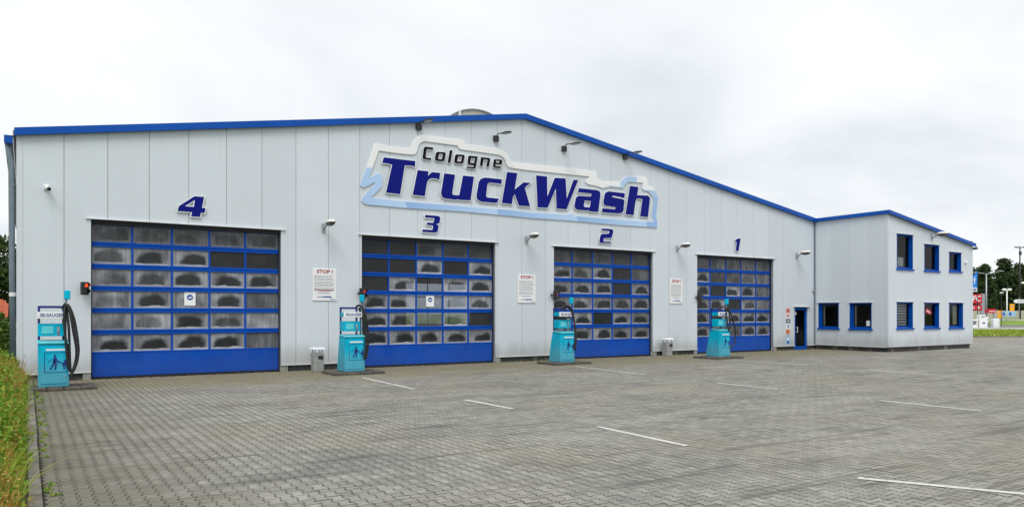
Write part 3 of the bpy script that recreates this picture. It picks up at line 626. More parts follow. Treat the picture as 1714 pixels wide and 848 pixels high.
# roof, fascia, gutter, downpipe
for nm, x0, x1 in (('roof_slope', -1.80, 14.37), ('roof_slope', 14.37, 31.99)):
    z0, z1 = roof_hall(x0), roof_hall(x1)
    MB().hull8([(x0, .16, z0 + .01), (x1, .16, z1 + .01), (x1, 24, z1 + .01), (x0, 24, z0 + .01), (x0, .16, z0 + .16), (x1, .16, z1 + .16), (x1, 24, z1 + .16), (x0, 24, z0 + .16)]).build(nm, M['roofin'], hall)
for x0, x1 in ((-1.77, 14.37), (14.37, 31.99)):
    z0, z1 = roof_hall(x0), roof_hall(x1); m_ = MB()
    m_.hull8([(x0, -.12, z0 - .012), (x1, -.12, z1 - .012), (x1, .155, z1 - .012), (x0, .155, z0 - .012), (x0, -.12, z0 + .175), (x1, -.12, z1 + .175), (x1, .155, z1 + .175), (x0, .155, z0 + .175)])
    m_.hull8([(x0, -.145, z0 - .03), (x1, -.145, z1 - .03), (x1, -.122, z1 - .03), (x0, -.122, z0 - .03), (x0, -.145, z0 + .02), (x1, -.145, z1 + .02), (x1, -.122, z1 + .02), (x0, -.122, z0 + .02)])
    m_.build('fascia', M['blue'], hall)
box('gutter', M['pipe'], hall, -1.98, -1.80, -.08, 24, 6.28, 6.42)
box('gutter_end', M['blue'], hall, -1.99, -1.795, -.10, -.085, 6.26, 6.47)
dp = MB().tube([(-1.885, .08, 6.28), (-1.885, .08, 6.05), (-1.83, .08, 5.8), (-1.815, .08, 3.0), (-1.79, .08, 0.12)], .072, 12).build('downpipe', M['pipe'], hall, True)
for zz in (2.32, 5.2): MB().tube([(-1.805, .08, zz - .05), (-1.805, .08, zz + .05)], .082, 12).build('pipe_clamp', M['white_trim' if zz < 3 else 'pipe'], dp)
# hall inside: floor, side and back walls, rear openings
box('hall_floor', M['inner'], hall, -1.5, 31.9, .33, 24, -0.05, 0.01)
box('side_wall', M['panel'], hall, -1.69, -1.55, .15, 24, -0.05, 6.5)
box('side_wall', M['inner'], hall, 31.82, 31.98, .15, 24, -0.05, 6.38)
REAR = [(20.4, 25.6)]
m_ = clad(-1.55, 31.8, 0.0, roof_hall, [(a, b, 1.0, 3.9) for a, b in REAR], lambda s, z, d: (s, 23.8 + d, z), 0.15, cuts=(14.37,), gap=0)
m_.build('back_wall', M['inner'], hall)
for a, b in REAR:
    m_ = MB()
    for k in range(4): m_.box(a + 1.7 * k, a + 1.7 * k + .06, 23.83, 23.88, 1.0, 3.9)
    for k in range(4): m_.box(a + .06, b - .03, 23.84, 23.89, 1.0 + k * .95, 1.06 + k * .95)
    rd = m_.build('rear_window', M['door_blue'], hall)
    o = MB().add([(a, 23.86, 1.0), (b, 23.86, 1.0), (b, 23.86, 3.9), (a, 23.86, 3.9)], [(0, 1, 2, 3)]).build('pane', M['pane'], rd); o['residue'] = .8; o['clear_patch'] = 0.0
# barrel skylight on the ridge
arc = [(14.60 + 2.25 * math.sin(t), 9.37 - 1.20 + 2.25 * math.cos(t)) for t in np.linspace(-0.98, 0.98, 17)]
sk = MB().prism([(x, 3.9, z) for x, z in arc], (0, 16, 0)).build('skylight', M['skylight'], hall)
for t in (-0.42, 0.36):
    x = 14.6 + 2.25 * math.sin(t); zt = 9.37 - 1.2 + 2.25 * math.cos(t)
    box('post', M['white_trim'], sk, x - .05, x + .05, 3.82, 3.895, 9.2, zt + .04)
MB().tube([(x, 3.86, z) for x, z in arc], .03, 6).build('rim', M['galv'], sk)

# ---------------------------------------------------------------- the office annex
OX, OXE, OY = 32.0, 39.62, -3.88
def roof_off(x): return 6.40 - 0.1494 * (x - 32.0)
off = thing('office_annex', 'two storey pale grey office annex with blue framed windows at the hall corner', 'building', (35.8, 0, 0))
WF = [(32.69, 34.05, 3.85, 5.52, 'plain'), (35.05, 36.40, 3.83, 5.15, 'plain'), (37.33, 38.50, 3.87, 4.87, 'plain'),
      (32.69, 34.05, 1.06, 2.33, 'blind'), (35.05, 36.40, 1.05, 2.32, 'plain'), (37.33, 38.68, 1.03, 2.33, 'beige')]
WS = [(0.22, 1.35, 1.02, 2.32), (1.93, 3.06, 1.02, 2.30)]
fm = lambda s, z, d: (s, OY + d, z)
sm = lambda s, z, d: (OX + d, -s, z)
seams = [32.0, 33.37, 34.55, 35.72, 36.86, 37.95, 39.62]
for a, b in zip(seams[:-1], seams[1:]):
    m_ = clad(a, b, 0.27, roof_off, [w[:4] for w in WF], fm, gap=.003)
    soft(m_.build('wall_panel', M['panel'], off), .003, 1)
for a, b in ((0.01, 0.97), (0.97, 1.94), (1.94, 2.91), (2.91, 3.82)):
    m_ = clad(a, b, 0.24, lambda s: 6.40, WS, sm, gap=.003)
    soft(m_.build('wall_panel', M['panel'], off), .003, 1)
clad(32.08, 39.56, 0.2, roof_off, [w[:4] for w in WF], lambda s, z, d: (s, OY + .045 + d, z), 0.12, gap=0).build('backing_wall', M['core'], off)
clad(0.0, 3.83, 0.2, lambda s: 6.40, WS, lambda s, z, d: (OX + .045 + d, -s, z), 0.12, gap=0).build('backing_wall', M['core'], off)
soft(MB().prism([(31.985, OY - .015, .27), (32.10, OY - .015, .27), (32.10, OY + .05, .27), (32.05, OY + .10, .27), (31.985, OY + .10, .27)], (0, 0, 6.10)).build('corner_trim', M['panel'], off), .006)
box('corner_trim', M['panel'], off, 39.5, 39.64, OY - .012, OY + .1, .27, 5.24)
box('plinth', M['plinth'], off, 32.05, 39.45, OY + .06, OY + .2, -.05, .24)
MB().box(32.06, 32.2, OY + .2, -.01, -.05, .22).build('plinth', M['plinth'], off)
box('base_flashing', M['white_trim'], off, 31.97, 39.62, OY - .03, OY + .04, .245, .265)
box('base_flashing', M['white_trim'], off, 31.965, 32.03, OY + .05, -.01, .215, .236)
box('side_wall', M['panel'], off, 39.46, 39.62, OY + .12, 24, -.05, 5.22)
MB().hull8([(31.995, OY - .1, 6.42), (39.72, OY - .1, roof_off(39.72) + .015), (39.72, 24, roof_off(39.72) + .015), (31.995, 24, 6.42),
            (31.995, OY - .1, 6.56), (39.72, OY - .1, roof_off(39.72) + .15), (39.72, 24, roof_off(39.72) + .15), (31.995, 24, 6.56)]).build('roof_slope', M['roofin'], off)
z1 = roof_off(39.74)
m_ = MB().hull8([(31.87, OY - .13, roof_off(31.87) - .01), (39.74, OY - .13, z1 - .01), (39.74, OY - .103, z1 - .01), (31.87, OY - .103, roof_off(31.87) - .01),
                 (31.87, OY - .13, roof_off(31.87) + .15), (39.74, OY - .13, z1 + .15), (39.74, OY - .103, z1 + .15), (31.87, OY - .103, roof_off(31.87) + .15)])
m_.hull8([(31.86, OY - .15, roof_off(31.86) - .03), (39.75, OY - .15, z1 - .03), (39.75, OY - .132, z1 - .03), (31.86, OY - .132, roof_off(31.86) - .03),
          (31.86, OY - .15, roof_off(31.86) + .02), (39.75, OY - .15, z1 + .02), (39.75, OY - .132, z1 + .02), (31.86, OY - .132, roof_off(31.86) + .02)])
m_.build('fascia', M['blue'], off)
box('fascia', M['blue'], off, 31.872, 31.99, OY - .10, -.15, 6.40, 6.565)
MB().tube([(39.80, OY - .16, 5.15), (39.80, 12, 5.15)], .07, 10).build('gutter', M['pipe'], off)
MB().box(31.93, 31.98, -.06, -.01, .3, 6.3).build('corner_profile', M['pipe'], off)
# rooms behind the windows
box('inner_floor', M['beige'], off, 32.2, 39.4, OY + .2, 2.0, 2.85, 3.05)
box('inner_floor', M['beige'], off, 32.2, 39.4, OY + .2, 2.0, .02, .12)
box('inner_wall', M['beige'], off, 32.2, 39.4, 1.9, 2.0, .12, 6.1)
for x in (34.5, 36.85): box('inner_wall', M['beige'], off, x, x + .1, OY + .2, 1.9, .12, 5.3)
def window(fmap, s0, s1, z0, z1, style):
    def bx(m_, a, b, c, d, e, g):   # along the wall, depth, height
        p = [fmap(a, e, c), fmap(b, e, c), fmap(b, e, d), fmap(a, e, d), fmap(a, g, c), fmap(b, g, c), fmap(b, g, d), fmap(a, g, d)]
        return m_.hull8(p)
    m_ = MB(); D = .17
    bx(m_, s0 + .003, s0 + .03, -.006, D + .05, z0 + .003, z1 - .003); bx(m_, s1 - .03, s1 - .003, -.006, D + .05, z0 + .003, z1 - .003)
    bx(m_, s0 + .03, s1 - .03, -.006, D + .05, z0 + .003, z0 + .05); bx(m_, s0 + .03, s1 - .03, -.006, D + .05, z1 - .03, z1 - .003)
    sw = .08 if style == 'side' else .025
    bx(m_, s0 + .032, s0 + .03 + sw, D - .03, D + .03, z0 + .05, z1 - .03); bx(m_, s1 - .03 - sw, s1 - .032, D - .03, D + .03, z0 + .05, z1 - .03)
    bx(m_, s0 + .03 + sw, s1 - .03 - sw, D - .03, D + .03, z0 + .05, z0 + .13); bx(m_, s0 + .03 + sw, s1 - .03 - sw, D - .03, D + .03, z1 - .08, z1 - .03)
    w = m_.build('window', M['blue'], off)
    MB().add([fmap(s0 + .06, z0 + .12, D), fmap(s1 - .06, z0 + .12, D), fmap(s1 - .06, z1 - .07, D), fmap(s0 + .06, z1 - .07, D)], [(0, 1, 2, 3)]).build('pane', M['glass'], w)
    q = MB(); bx(q, s0 - .05, s1 + .06, -.06, -.004, z0 - .03, z0 + .045); soft(q.build('sill', M['blue'], w), .006)
    q = MB(); bx(q, s0 - .08, s1 + .08, -.045, -.002, z1 + .012, z1 + .034); q.build('drip_cap', M['white_trim'], w)
    if style == 'blind':
        for k in range(8):
            zz = z0 + .18 + k * .128; q = MB(); bx(q, s0 + .14, s1 - .14, D + .06, D + .07, zz, zz + .082); q.build('blind_slat', M['white'], w)
    if style == 'side':
        q = MB(); bx(q, s0 + .14, s0 + .21, D + .05, D + .09, z0 + .16, z1 - .14); q.build('inner_frame', M['cream'], w)
    if style == 'beige':
        q = MB(); bx(q, s1 - .55, s1 - .15, D + .06, D + .08, z0 + .2, z1 - .14); q.build('curtain', M['cream'], w)
    return w
for w in WF: window(fm, *w)
for w in WS: window(sm, *w, 'side')

# ---------------------------------------------------------------- street and verge beyond the forecourt
def strip(name, m, f0, f1, r0, r1, z, z0=-.2):
    return tag(MB().prism([(*P(f0, r0), z0), (*P(f0, r1), z0), (*P(f1, r1), z0), (*P(f1, r0), z0)], (0, 0, z - z0)).build(name, m), kind='structure')
strip('kerb', M['curb'], 55.9, 56.15, 24, 150, .10)
strip('grass_verge', M['lawn'], 56.16, 76.8, 24, 150, .08)
strip('pavement', M['sidewalk'], 76.81, 87.0, 26, 150, .09)
strip('road', M['asphalt'], 87.01, 105.9, 26, 170, .03)
def slope(name, m, f0, f1, r0, r1, z0, z1):
    return tag(MB().hull8([(*P(f0, r0), -.3), (*P(f0, r1), -.3), (*P(f1, r1), -.3), (*P(f1, r0), -.3), (*P(f0, r0), z0), (*P(f0, r1), z0), (*P(f1, r1), z1), (*P(f1, r0), z1)]).build(name, m), kind='structure')
slope('grass_island', M['lawn'], 106, 115.9, 69, 190, .06, .62)
slope('road', M['sidewalk'], 116, 126, 30, 190, .60, .68)
slope('grass_bank', M['lawn'], 126.01, 400, 20, 420, .66, 2.2)

# ---------------------------------------------------------------- the lettering and the bay numbers
sign = thing('company_sign', 'big wall sign reading Cologne TruckWash, white and pale blue border', 'wall sign', (14.5, -.06, 5.42))
soft(glyph('border', RING, -.042, .012, M['ring'], sign), .004, 1)
glyph('border_backing', RING, -.029, .022, M['silver'], sign, grow=.012)
for d, grow in ((BIG, .027), (SMALL, .020)):
    for k, L in d.items():
        l = glyph('letter', L, -.062, .006, M['navy'] if d is BIG else M['ink'], sign)
        glyph('letter_backing', L, -.055, .02, M['silver'], l, grow=grow)
NL = {'4': 'wide blue number 4 above the leftmost door', '3': 'blue number 3 under the letter r of the wall sign', '2': 'blue number 2 under the right half of the wall sign', '1': 'narrow blue number 1 above the rightmost door'}
for k, L in NUM.items():
    A = np.array(L[0]); c = A.mean(0)
    t = thing('number_sign', NL[k], 'number', (float(c[0]), -.05, float(A[:, 1].min())), 'bay numbers above the doors')
    glyph('digit', L, -.062, .006, M['navy'], t); glyph('digit_backing', L, -.055, .02, M['silver'], t, grow=.028)

# ---------------------------------------------------------------- lights, camera, signals on the facade
def wall_lamp(loc, label, tilt=0.0):
    t = thing('wall_lamp', label, 'lamp', (0, 0, 0), 'street style lamps on the walls')
    soft(box('bracket', M['galv'], t, -.05, .05, -.05, -.002, -.14, .14), .008)
    MB().tube([(0, -.05, -.05), (0, -.12, -.02), (0, -.22, .06), (0, -.32, .10)], .028, 8).build('arm', M['galv'], t, True)
    h = MB().ellipsoid((0, -.52, .13), (.125, .29, .105), 18, 6, -.05, 1.0).build('housing', M['lampshell'], t, True)
    MB().ellipsoid((0, -.52, .125), (.118, .275, .12), 18, 6, -1.0, 0.0).build('lens', M['lens'], h, True)
    t.location = loc; t.rotation_euler = (tilt, 0, 0); return t
wl = wall_lamp((6.56, 0, 4.57), 'white street style lamp on the wall above the STOP board right of door 4')
for loc, lab in (((14.45, 0, 4.60), 'white street style lamp just right of the second door from the left'), ((22.36, 0, 4.62), 'white street style lamp left of the rightmost door, near a litter bin'),
                 ((30.56, 0, 4.64), 'white street style lamp on the wall above the blue entrance door')):
    c = copy_tree(wl); c.location = loc; c['label'] = lab
c = copy_tree(wl); c.location = (35.69, OY, 5.51); c['label'] = 'white street style lamp high on the office annex above the upper windows'
wl.rotation_euler = (0, 0, math.radians(6))
def floodlight(loc, label):
    t = thing('floodlight', label, 'floodlight', (0, 0, 0), 'black floodlights over the sign')
    soft(box('mount_box', M['blackmetal'], t, -.10, .10, -.11, -.002, -.11, .09), .01)
    MB().tube([(0, -.10, .07), (0, -.18, .13), (0, -.34, .13), (0, -.58, .085)], .02, 8).build('arm', M['blackmetal'], t, True)
    h = MB().ellipsoid((0, -.78, .06), (.15, .27, .034), 16, 6).build('head', M['blackmetal'], t, True)
    MB().ellipsoid((0, -.78, .04), (.11, .21, .022), 16, 4, -1, 0).build('lens', M['galv'], h, True)
    t.location = loc; return t
fl = floodlight((9.93, 0, 8.27), 'leftmost black floodlight on an arm, above the start of the wall sign')
for loc, lab in (((13.07, 0, 8.26), 'black floodlight on an arm right of the word Cologne'), ((16.20, 0, 8.25), 'black floodlight on an arm above the letter W of the wall sign'),
                 ((19.35, 0, 8.28), 'rightmost black floodlight on an arm whose head crosses the blue roof edge')):
    c = copy_tree(fl); c.location = loc; c['label'] = lab
t = thing('security_camera', 'small white bullet camera on the wall near the left corner', 'camera', (-1.05, 0, 5.19))
soft(box('base_plate', M['white'], t, -1.11, -.99, -.05, -.002, 5.13, 5.26), .01)
b_ = MB().tube([(-1.05, -.08, 5.20), (-1.0, -.28, 5.13)], .05, 12).build('housing', M['white'], t, True)
MB().tube([(-1.0, -.275, 5.132), (-.985, -.34, 5.108)], .046, 12).build('lens', M['black'], b_, True)
t = thing('motion_sensor', 'small white round sensor beside the upper right window of the annex', 'sensor', (38.86, OY, 4.39))
MB().ellipsoid((38.86, OY - .07, 4.39), (.07, .07, .075), 12, 8).build('dome', M['white'], t, True); box('base_plate', M['white'], t, 38.80, 38.92, OY - .03, OY - .002, 4.33, 4.45)
t = thing('motion_sensor', 'small grey sensor high in the corner between hall and annex', 'sensor', (31.88, 0, 2.9))
MB().ellipsoid((31.86, -.06, 2.93), (.05, .05, .06), 12, 8).build('dome', M['galv'], t, True); box('base_plate', M['galv'], t, 31.82, 31.90, -.03, -.002, 2.88, 2.98)
def traffic_light(loc, label, twist):
    t = thing('traffic_light', label, 'traffic light', (0, 0, 0), 'traffic lights beside the doors')
    soft(box('housing', M['black'], t, -.10, .10, -.30, -.14, -.20, .20), .02)
    MB().tube([(0, -.002, .02), (0, -.15, .02)], .03, 8).build('bracket', M['blackmetal'], t)
    for z, m_ in ((.095, 'lamp_on'), (-.095, 'lamp_off')):
        l = MB().ellipsoid((0, -.302, z), (.058, .03, .058), 14, 6).build('lens', M[m_], t, True)
        v = []; f = []
        for k in range(11):
            a = math.radians(-20 + 22 * k)
            for y, r in ((-.30, .085), (-.41, .085), (-.41, .077), (-.30, .077)): v.append((r * math.cos(a), y, z + r * math.sin(a)))
        for k in range(10):
            for j in range(4): f.append((k * 4 + j, k * 4 + (j + 1) % 4, k * 4 + 4 + (j + 1) % 4, k * 4 + 4 + j))
        MB().add(v, f).build('visor', M['black'], t)
    t.location = loc; t.rotation_euler = (0, 0, twist); t.scale = (.88, .88, .88); return t
tl = traffic_light((-.24, 0, 2.50), 'black traffic light with red lamp lit, on the wall left of door 4', math.radians(24))
for loc, lab, tw in (((7.74, 0, 2.47), 'lit red traffic light touching the turquoise boom of a vacuum', 26), ((15.58, 0, 2.50), 'black traffic light left of door 2, its red lamp just visible', 42), ((23.47, 0, 2.50), 'black traffic light left of door 1, seen almost from the side', 60)):
    c = copy_tree(tl); c.location = loc; c['label'] = lab; c.rotation_euler = (0, 0, math.radians(tw))

# ---------------------------------------------------------------- STOP boards, notices, card stickers
def stop_board(x0, x1, z0, z1, label, red):
    t = thing('notice_board', label, 'notice board', ((x0 + x1) / 2, -.02, z0), 'STOP boards between the doors')
    soft(box('board', M['white'], t, x0, x1, -.03, -.003, z0, z1), .012)
    w, h = x1 - x0, z1 - z0; xm = (x0 + x1) / 2
    text('heading', 'STOP !', h * .145, M['red'], (xm, -.034, z1 - h * .09), t, bold=.004, sx=1.22 * w / .8)
    m_ = MB(); r_ = random.Random(int(x0 * 10))
    z = z1 - h * .19
    for k in range(11):
        a = x0 + .05 * w / .8; b = x1 - .06 - r_.random() * .10; z -= h * (.042 if k not in (4, 8) else .06)
        x = a
        while x < b - .02:                              # words
            l = min(r_.uniform(.025, .085), b - x); m_.add([(x, -.0335, z), (x + l, -.0335, z), (x + l, -.0335, z + .014), (x, -.0335, z + .014)], [(0, 1, 2, 3)]); x += l + .012
    m_.build('print', M['grey_print'], t)['kind'] = 'stuff'
    if red:
        m_ = MB()
        for zz, a, b in ((.335, .07, .70), (.30, .2, .6)):
            m_.add([(x0 + a * w / .8, -.0336, z0 + zz * h), (x0 + b * w / .8, -.0336, z0 + zz * h), (x0 + b * w / .8, -.0336, z0 + zz * h + .014), (x0 + a * w / .8, -.0336, z0 + zz * h + .014)], [(0, 1, 2, 3)])
        m_.build('red_print', M['red'], t)
    m_ = MB()
    for a, b, zz, hh in ((.15, .33, .11, .02), (.34, .62, .105, .04), (.56, .74, .045, .016), (.16, .56, .235, .014)):
        m_.add([(x0 + a * w / .8, -.0338, z0 + zz * h), (x0 + b * w / .8, -.0338, z0 + zz * h), (x0 + b * w / .8, -.0338, z0 + zz * h + hh), (x0 + a * w / .8, -.0338, z0 + zz * h + hh)], [(0, 1, 2, 3)])
    m_.build('footer_print', M['blue_print'], t)
stop_board(6.20, 7.00, 2.22, 3.25, 'large white STOP board with small print right of door 4', True)
stop_board(14.05, 14.87, 2.20, 3.27, 'white STOP board in the middle of the facade, without red lines', False)
stop_board(21.93, 22.69, 2.22, 3.29, 'narrowest white STOP board, left of the rightmost door', False)
def notice(x, z, label):
    t = thing('notice_sheet', label, 'notice', (x, YD, z), 'paper notices on the door panes')
    box('sheet', M['paper'], t, x - .155, x + .155, YD - .009, YD - .001, z - .21, z + .21)
    MB().add([(x + .085 * math.cos(a), YD - .011, z + .03 + .085 * math.sin(a)) for a in np.linspace(0, 2 * math.pi, 20, endpoint=False)], [tuple(range(20))]).build('blue_disc', M['blue_print'], t)
    MB().add([(x - .04, YD - .0125, z + .0), (x + .05, YD - .0125, z + .01), (x + .05, YD - .0125, z + .045), (x + .01, YD - .0125, z + .05), (x - .04, YD - .0125, z + .035)], [(0, 1, 2, 3, 4)]).build('symbol', M['paper'], t)
notice(2.58, 2.26, 'white sheet with a blue disc on the leftmost door'); notice(10.50, 2.26, 'white sheet with a blue disc on the second door from the left')
cards = [('pale red', (.70, .36, .33), 'round pale red card sticker, topmost in the column left of the entrance door', 1.93, .13), ('white', (.74, .62, .58), 'white card sticker with red print, second from the top of the column', 1.68, .11), ('black', (.03, .03, .03), 'black card sticker with pale letters in the sticker column', 1.42, .09),
         ('white', (.74, .76, .78), 'white card sticker with a blue sign in the sticker column', 1.17, .13), ('orange', (.62, .30, .10), 'orange and red card sticker in the sticker column', .90, .11), ('grey', (.42, .47, .55), 'small grey blue card sticker in the sticker column', .72, .05), ('blue', (.25, .48, .75), 'tall pale blue card sticker with a dark globe, lowest of the column', .47, .17)]
for i, (nm, c_, lab, z, hh) in enumerate(cards):
    t = thing('card_sticker', lab, 'sticker', (29.91, -.003, z), 'card stickers beside the entrance door')
    box('sheet', mat('sticker_' + nm + str(i), c_, .4, .05), t, 29.75, 30.07, -.006, -.002, z - hh, z + hh)
    q = lambda a, b, c, d: MB().add([(29.91 + a, -.0075, z + c), (29.91 + b, -.0075, z + c), (29.91 + b, -.0075, z + d), (29.91 + a, -.0075, z + d)], [(0, 1, 2, 3)])
    dsc = lambda x, zz, r: MB().add([(29.91 + x + r * math.cos(a), -.0075, z + zz + r * math.sin(a)) for a in np.linspace(0, 6.283, 16, endpoint=False)], [tuple(range(16))])
    if i == 0: dsc(0, 0, .08).build('print', M['red'], t)
    if i == 1: q(-.1, .1, -.03, .03).build('print', M['red'], t)
    if i == 2: q(-.1, .1, -.03, .03).build('print', M['white'], t)
    if i == 3: q(-.03, .05, -.08, .08).build('print', M['blue_print'], t)
    if i == 4: dsc(-.05, 0, .07).build('print', M['redsign'], t)
    if i == 6: dsc(0, -.09, .07).build('print', M['navy'], t); q(-.1, .1, .02, .12).build('print', M['white'], t)
t = thing('door_sticker', 'small white round sticker at the top of the entrance door', 'sticker', (30.56, .045, 1.80)); box('sheet', M['white'], t, 30.52, 30.61, .044, .048, 1.73, 1.85)
t = thing('paper_sheet', 'white paper behind the first upper window of the annex', 'paper', (33.2, OY + .2, 4.05)); box('sheet', M['paper'], t, 33.10, 33.58, OY + .20, OY + .206, 4.02, 4.45)
t = thing('window_sticker', 'red and white slanted sticker in the middle lower annex window', 'sticker', (35.6, OY + .15, 1.8))
MB().prism([(35.42, OY + .155, 1.86), (35.86, OY + .155, 1.72), (36.02, OY + .155, 1.86), (35.80, OY + .155, 2.0), (35.5, OY + .155, 2.06)], (0, .006, 0)).build('sheet', M['redsign'], t)
MB().prism([(35.55, OY + .152, 1.90), (35.86, OY + .152, 1.80), (35.86, OY + .152, 1.86), (35.55, OY + .152, 1.97)], (0, .002, 0)).build('print', M['white'], t)
t = thing('paper_sheet', 'small white sheet low in the right pane of the annex side window', 'paper', (OX + .15, -2.83, 1.3)); box('sheet', M['paper'], t, OX + .155, OX + .162, -2.88, -2.70, 1.20, 1.45)

# ---------------------------------------------------------------- vacuum stations on their slabs
def vacuum(loc, w, label, hose, island, ilabel):
    t = thing('vacuum_station', label, 'car vacuum', (0, 0, 0), 'turquoise self service vacuums')
    D = .50
    prof = [(0.0, .0), (D, .0), (D, 1.05), (.015, 1.02)]     # (depth, height) of the cabinet side
    soft(MB().prism([(0.0, y, z) for y, z in prof], (w, 0, 0)).build('cabinet', M['turq'], t), .012)
    soft(MB().hull8([(-.012, -.02, 1.02), (w + .012, -.02, 1.02), (w + .012, D - .08, 1.065), (-.012, D - .08, 1.065), (-.012, -.02, 1.065), (w + .012, -.02, 1.065), (w + .012, D - .08, 1.11), (-.012, D - .08, 1.11)]).build('cabinet_lid', M['turqlight'], t), .01)
    soft(box('door_panel', M['turq'], t, .05, w - .04, -.012, .0, .07, .96), .006)
    soft(MB().prism([(.02, D + .002, .0), (.02, D + .25, .0), (.02, D + .06, .90), (.02, D + .002, .92)], (w - .04, 0, 0)).build('rear_cover', M['turq'], t), .012)
    box('lock', M['galv'], t, w - .09, w - .065, -.02, -.012, .22, .27)
    for x in (.0, w * .80): soft(box('post', M['post'], t, x, x + .05, .40, .45, 1.0, 1.92), .005)
    box('top_bar', M['post'], t, .0, w * .80 + .05, .396, .456, 1.87, 1.925)
    soft(box('header_box', M['turq'], t, .0, w * .86, .052, .39, 1.635, 1.765), .006)
    sb = soft(box('sign_board', M['white'], t, -.02, w * .88, .025, .05, 1.62, 1.78), .006)
    text('lettering', 'SB-SAUGER', .112, M['blue_print'], (w * .45, .021, 1.70), sb, bold=.001, sx=.86)
    soft(box('coin_panel', M['turq'], t, .0, w * .84, .10, .395, 1.20, 1.50), .008)
    box('coin_slot', M['galv'], t, w * .62, w * .70, .09, .10, 1.30, 1.42)
    # pictogram: framed figure that vacuums a car
    x0, x1, z0, z1 = w * .20, w * .93, .34, .82; y = -.014
    m_ = MB()
    for a, b, c, d in ((x0, x1, z0, z0 + .012), (x0, x1, z1 - .012, z1), (x0, x0 + .012, z0, z1), (x1 - .012, x1, z0, z1)): m_.box(a, b, y - .003, y, c, d)
    m_.build('pictogram_frame', M['picto'], t)
    sx = (x1 - x0); fx = lambda p: [(x0 + a * sx, y - .004, z0 + b * (z1 - z0)) for a, b in p]
    m_ = MB()
    for poly in ([(.40, .62), (.54, .64), (.56, .52), (.72, .46), (.72, .52), (.60, .60), (.54, .74), (.40, .74)],            # trunk and arm
                 [(.40, .64), (.53, .64), (.56, .40), (.52, .14), (.45, .14), (.47, .38)], [(.40, .64), (.49, .60), (.42, .36), (.30, .14), (.24, .17), (.35, .40)],
                 [(.70, .48), (.84, .40), (.84, .44), (.70, .52)], [(.16, .50), (.36, .66), (.36, .69), (.16, .53)],
                 [(.80, .30), (.98, .30), (.98, .62), (.90, .62), (.84, .48), (.80, .46)], [(.84, .16), (.93, .16), (.93, .27), (.84, .27)]):
        m_.prism(fx(poly), (0, .003, 0))
    m_.prism(fx([(.47 + .055 * math.cos(a), .82 + .075 * math.sin(a)) for a in np.linspace(0, 6.283, 12, endpoint=False)]), (0, .003, 0))
    m_.build('pictogram', M['picto'], t)
    box('label_plate', M['white'], t, w * .25, w * .88, -.016, -.0125, .86, .90)
    box('label_plate', M['turqlight'], t, w * .12, w * .50, .088, .0995, 1.26, 1.44); box('button', M['redsign'], t, w * .63, w * .69, .08, .089, 1.24, 1.28)
    # boom with its turquoise head, and the hose
    bx_ = w * .90
    MB().tube([(bx_, .18, .95), (bx_, .18, 1.90), (bx_ + .02, .16, 2.10)], .024, 8).build('boom', M['pipe'], t, True)
    soft(box('boom_head', M['turq'], t, bx_ - .03, bx_ + .10, .11, .23, 2.08, 2.30), .02)
    ho = MB()
    for path in hose: 
        pts = [Vector(p) for p in path]; sm_ = []
        for i in range(len(pts) - 1):                       # Catmull-Rom
            p0, p1, p2, p3 = pts[max(i - 1, 0)], pts[i], pts[i + 1], pts[min(i + 2, len(pts) - 1)]
            for k in range(6):
                u = k / 6; sm_.append(0.5 * ((2 * p1) + (p2 - p0) * u + (2 * p0 - 5 * p1 + 4 * p2 - p3) * u * u + (3 * p1 - p0 - 3 * p2 + p3) * u ** 3))
        sm_.append(pts[-1])
        MB.tube(ho, sm_, .030, 9)
    ho.build('hose', M['black'], t, True)
    t.location = loc
    ix0, ix1, iy0, iy1 = island
    r_ = random.Random(int(loc[0] * 7)); i_ = thing('concrete_slab', ilabel, 'slab', ((ix0 + ix1) / 2, (iy0 + iy1) / 2, 0), 'slabs under the vacuums')
    n = 4; L = (ix1 - ix0) / n
    for k in range(n):
        soft(MB().box(ix0 + k * L + .006, ix0 + (k + 1) * L - .006, iy0 + r_.uniform(-.02, .02), iy1, -.05, .08 + r_.uniform(-.012, .004)).build('slab_stone', M['slab'], i_), .018)
    return t
h1 = [[(.62, .14, 1.86), (.70, .02, 1.97), (.80, -.02, 1.80), (.90, -.03, 1.30), (.98, -.02, .86), (.94, -.02, .52), (.84, -.03, .34), (.76, -.03, .55), (.70, -.02, 1.1), (.66, .0, 1.6), (.70, .04, 1.92), (.80, .04, 1.90), (.93, .0, 1.55), (1.03, .0, .95), (1.00, .02, .62), (.90, .02, .36), (.82, .0, .40), (.80, .0, .80), (.78, .02, 1.4), (.72, .08, 1.9)],
      [(.72, .08, 1.9), (.86, .03, 1.70), (.99, -.04, 1.05), (1.0, -.05, .62), (.88, -.04, .36), (.84, -.05, .22)]]
h2 = [[(.58, .14, 1.92), (.66, .0, 1.98), (.78, -.06, 1.80), (.86, -.06, 1.35), (.88, -.05, .9), (.86, -.04, .55), (.82, -.03, .38)], [(.60, .14, 1.96), (.74, .08, 1.95), (.90, .02, 1.7), (1.0, .0, 1.1), (.98, .0, .7), (.90, -.02, .36)], [(.66, .1, 1.9), (.80, .06, 1.6), (.86, .04, 1.1), (.92, .02, .6), (.86, -.02, .36)]]
h3 = [[(.16, .14, 1.86), (.30, .08, 1.98), (.52, .02, 2.0), (.74, .0, 1.84), (.86, -.02, 1.4), (.92, -.02, .9), (.88, -.02, .45)], [(.30, .14, 1.86), (.5, .08, 1.95), (.72, .04, 1.82), (.92, .0, 1.3), (1.0, .0, .85), (.92, -.02, .4)], [(.18, .05, 1.62), (.40, .02, 1.58), (.62, .04, 1.62)]]
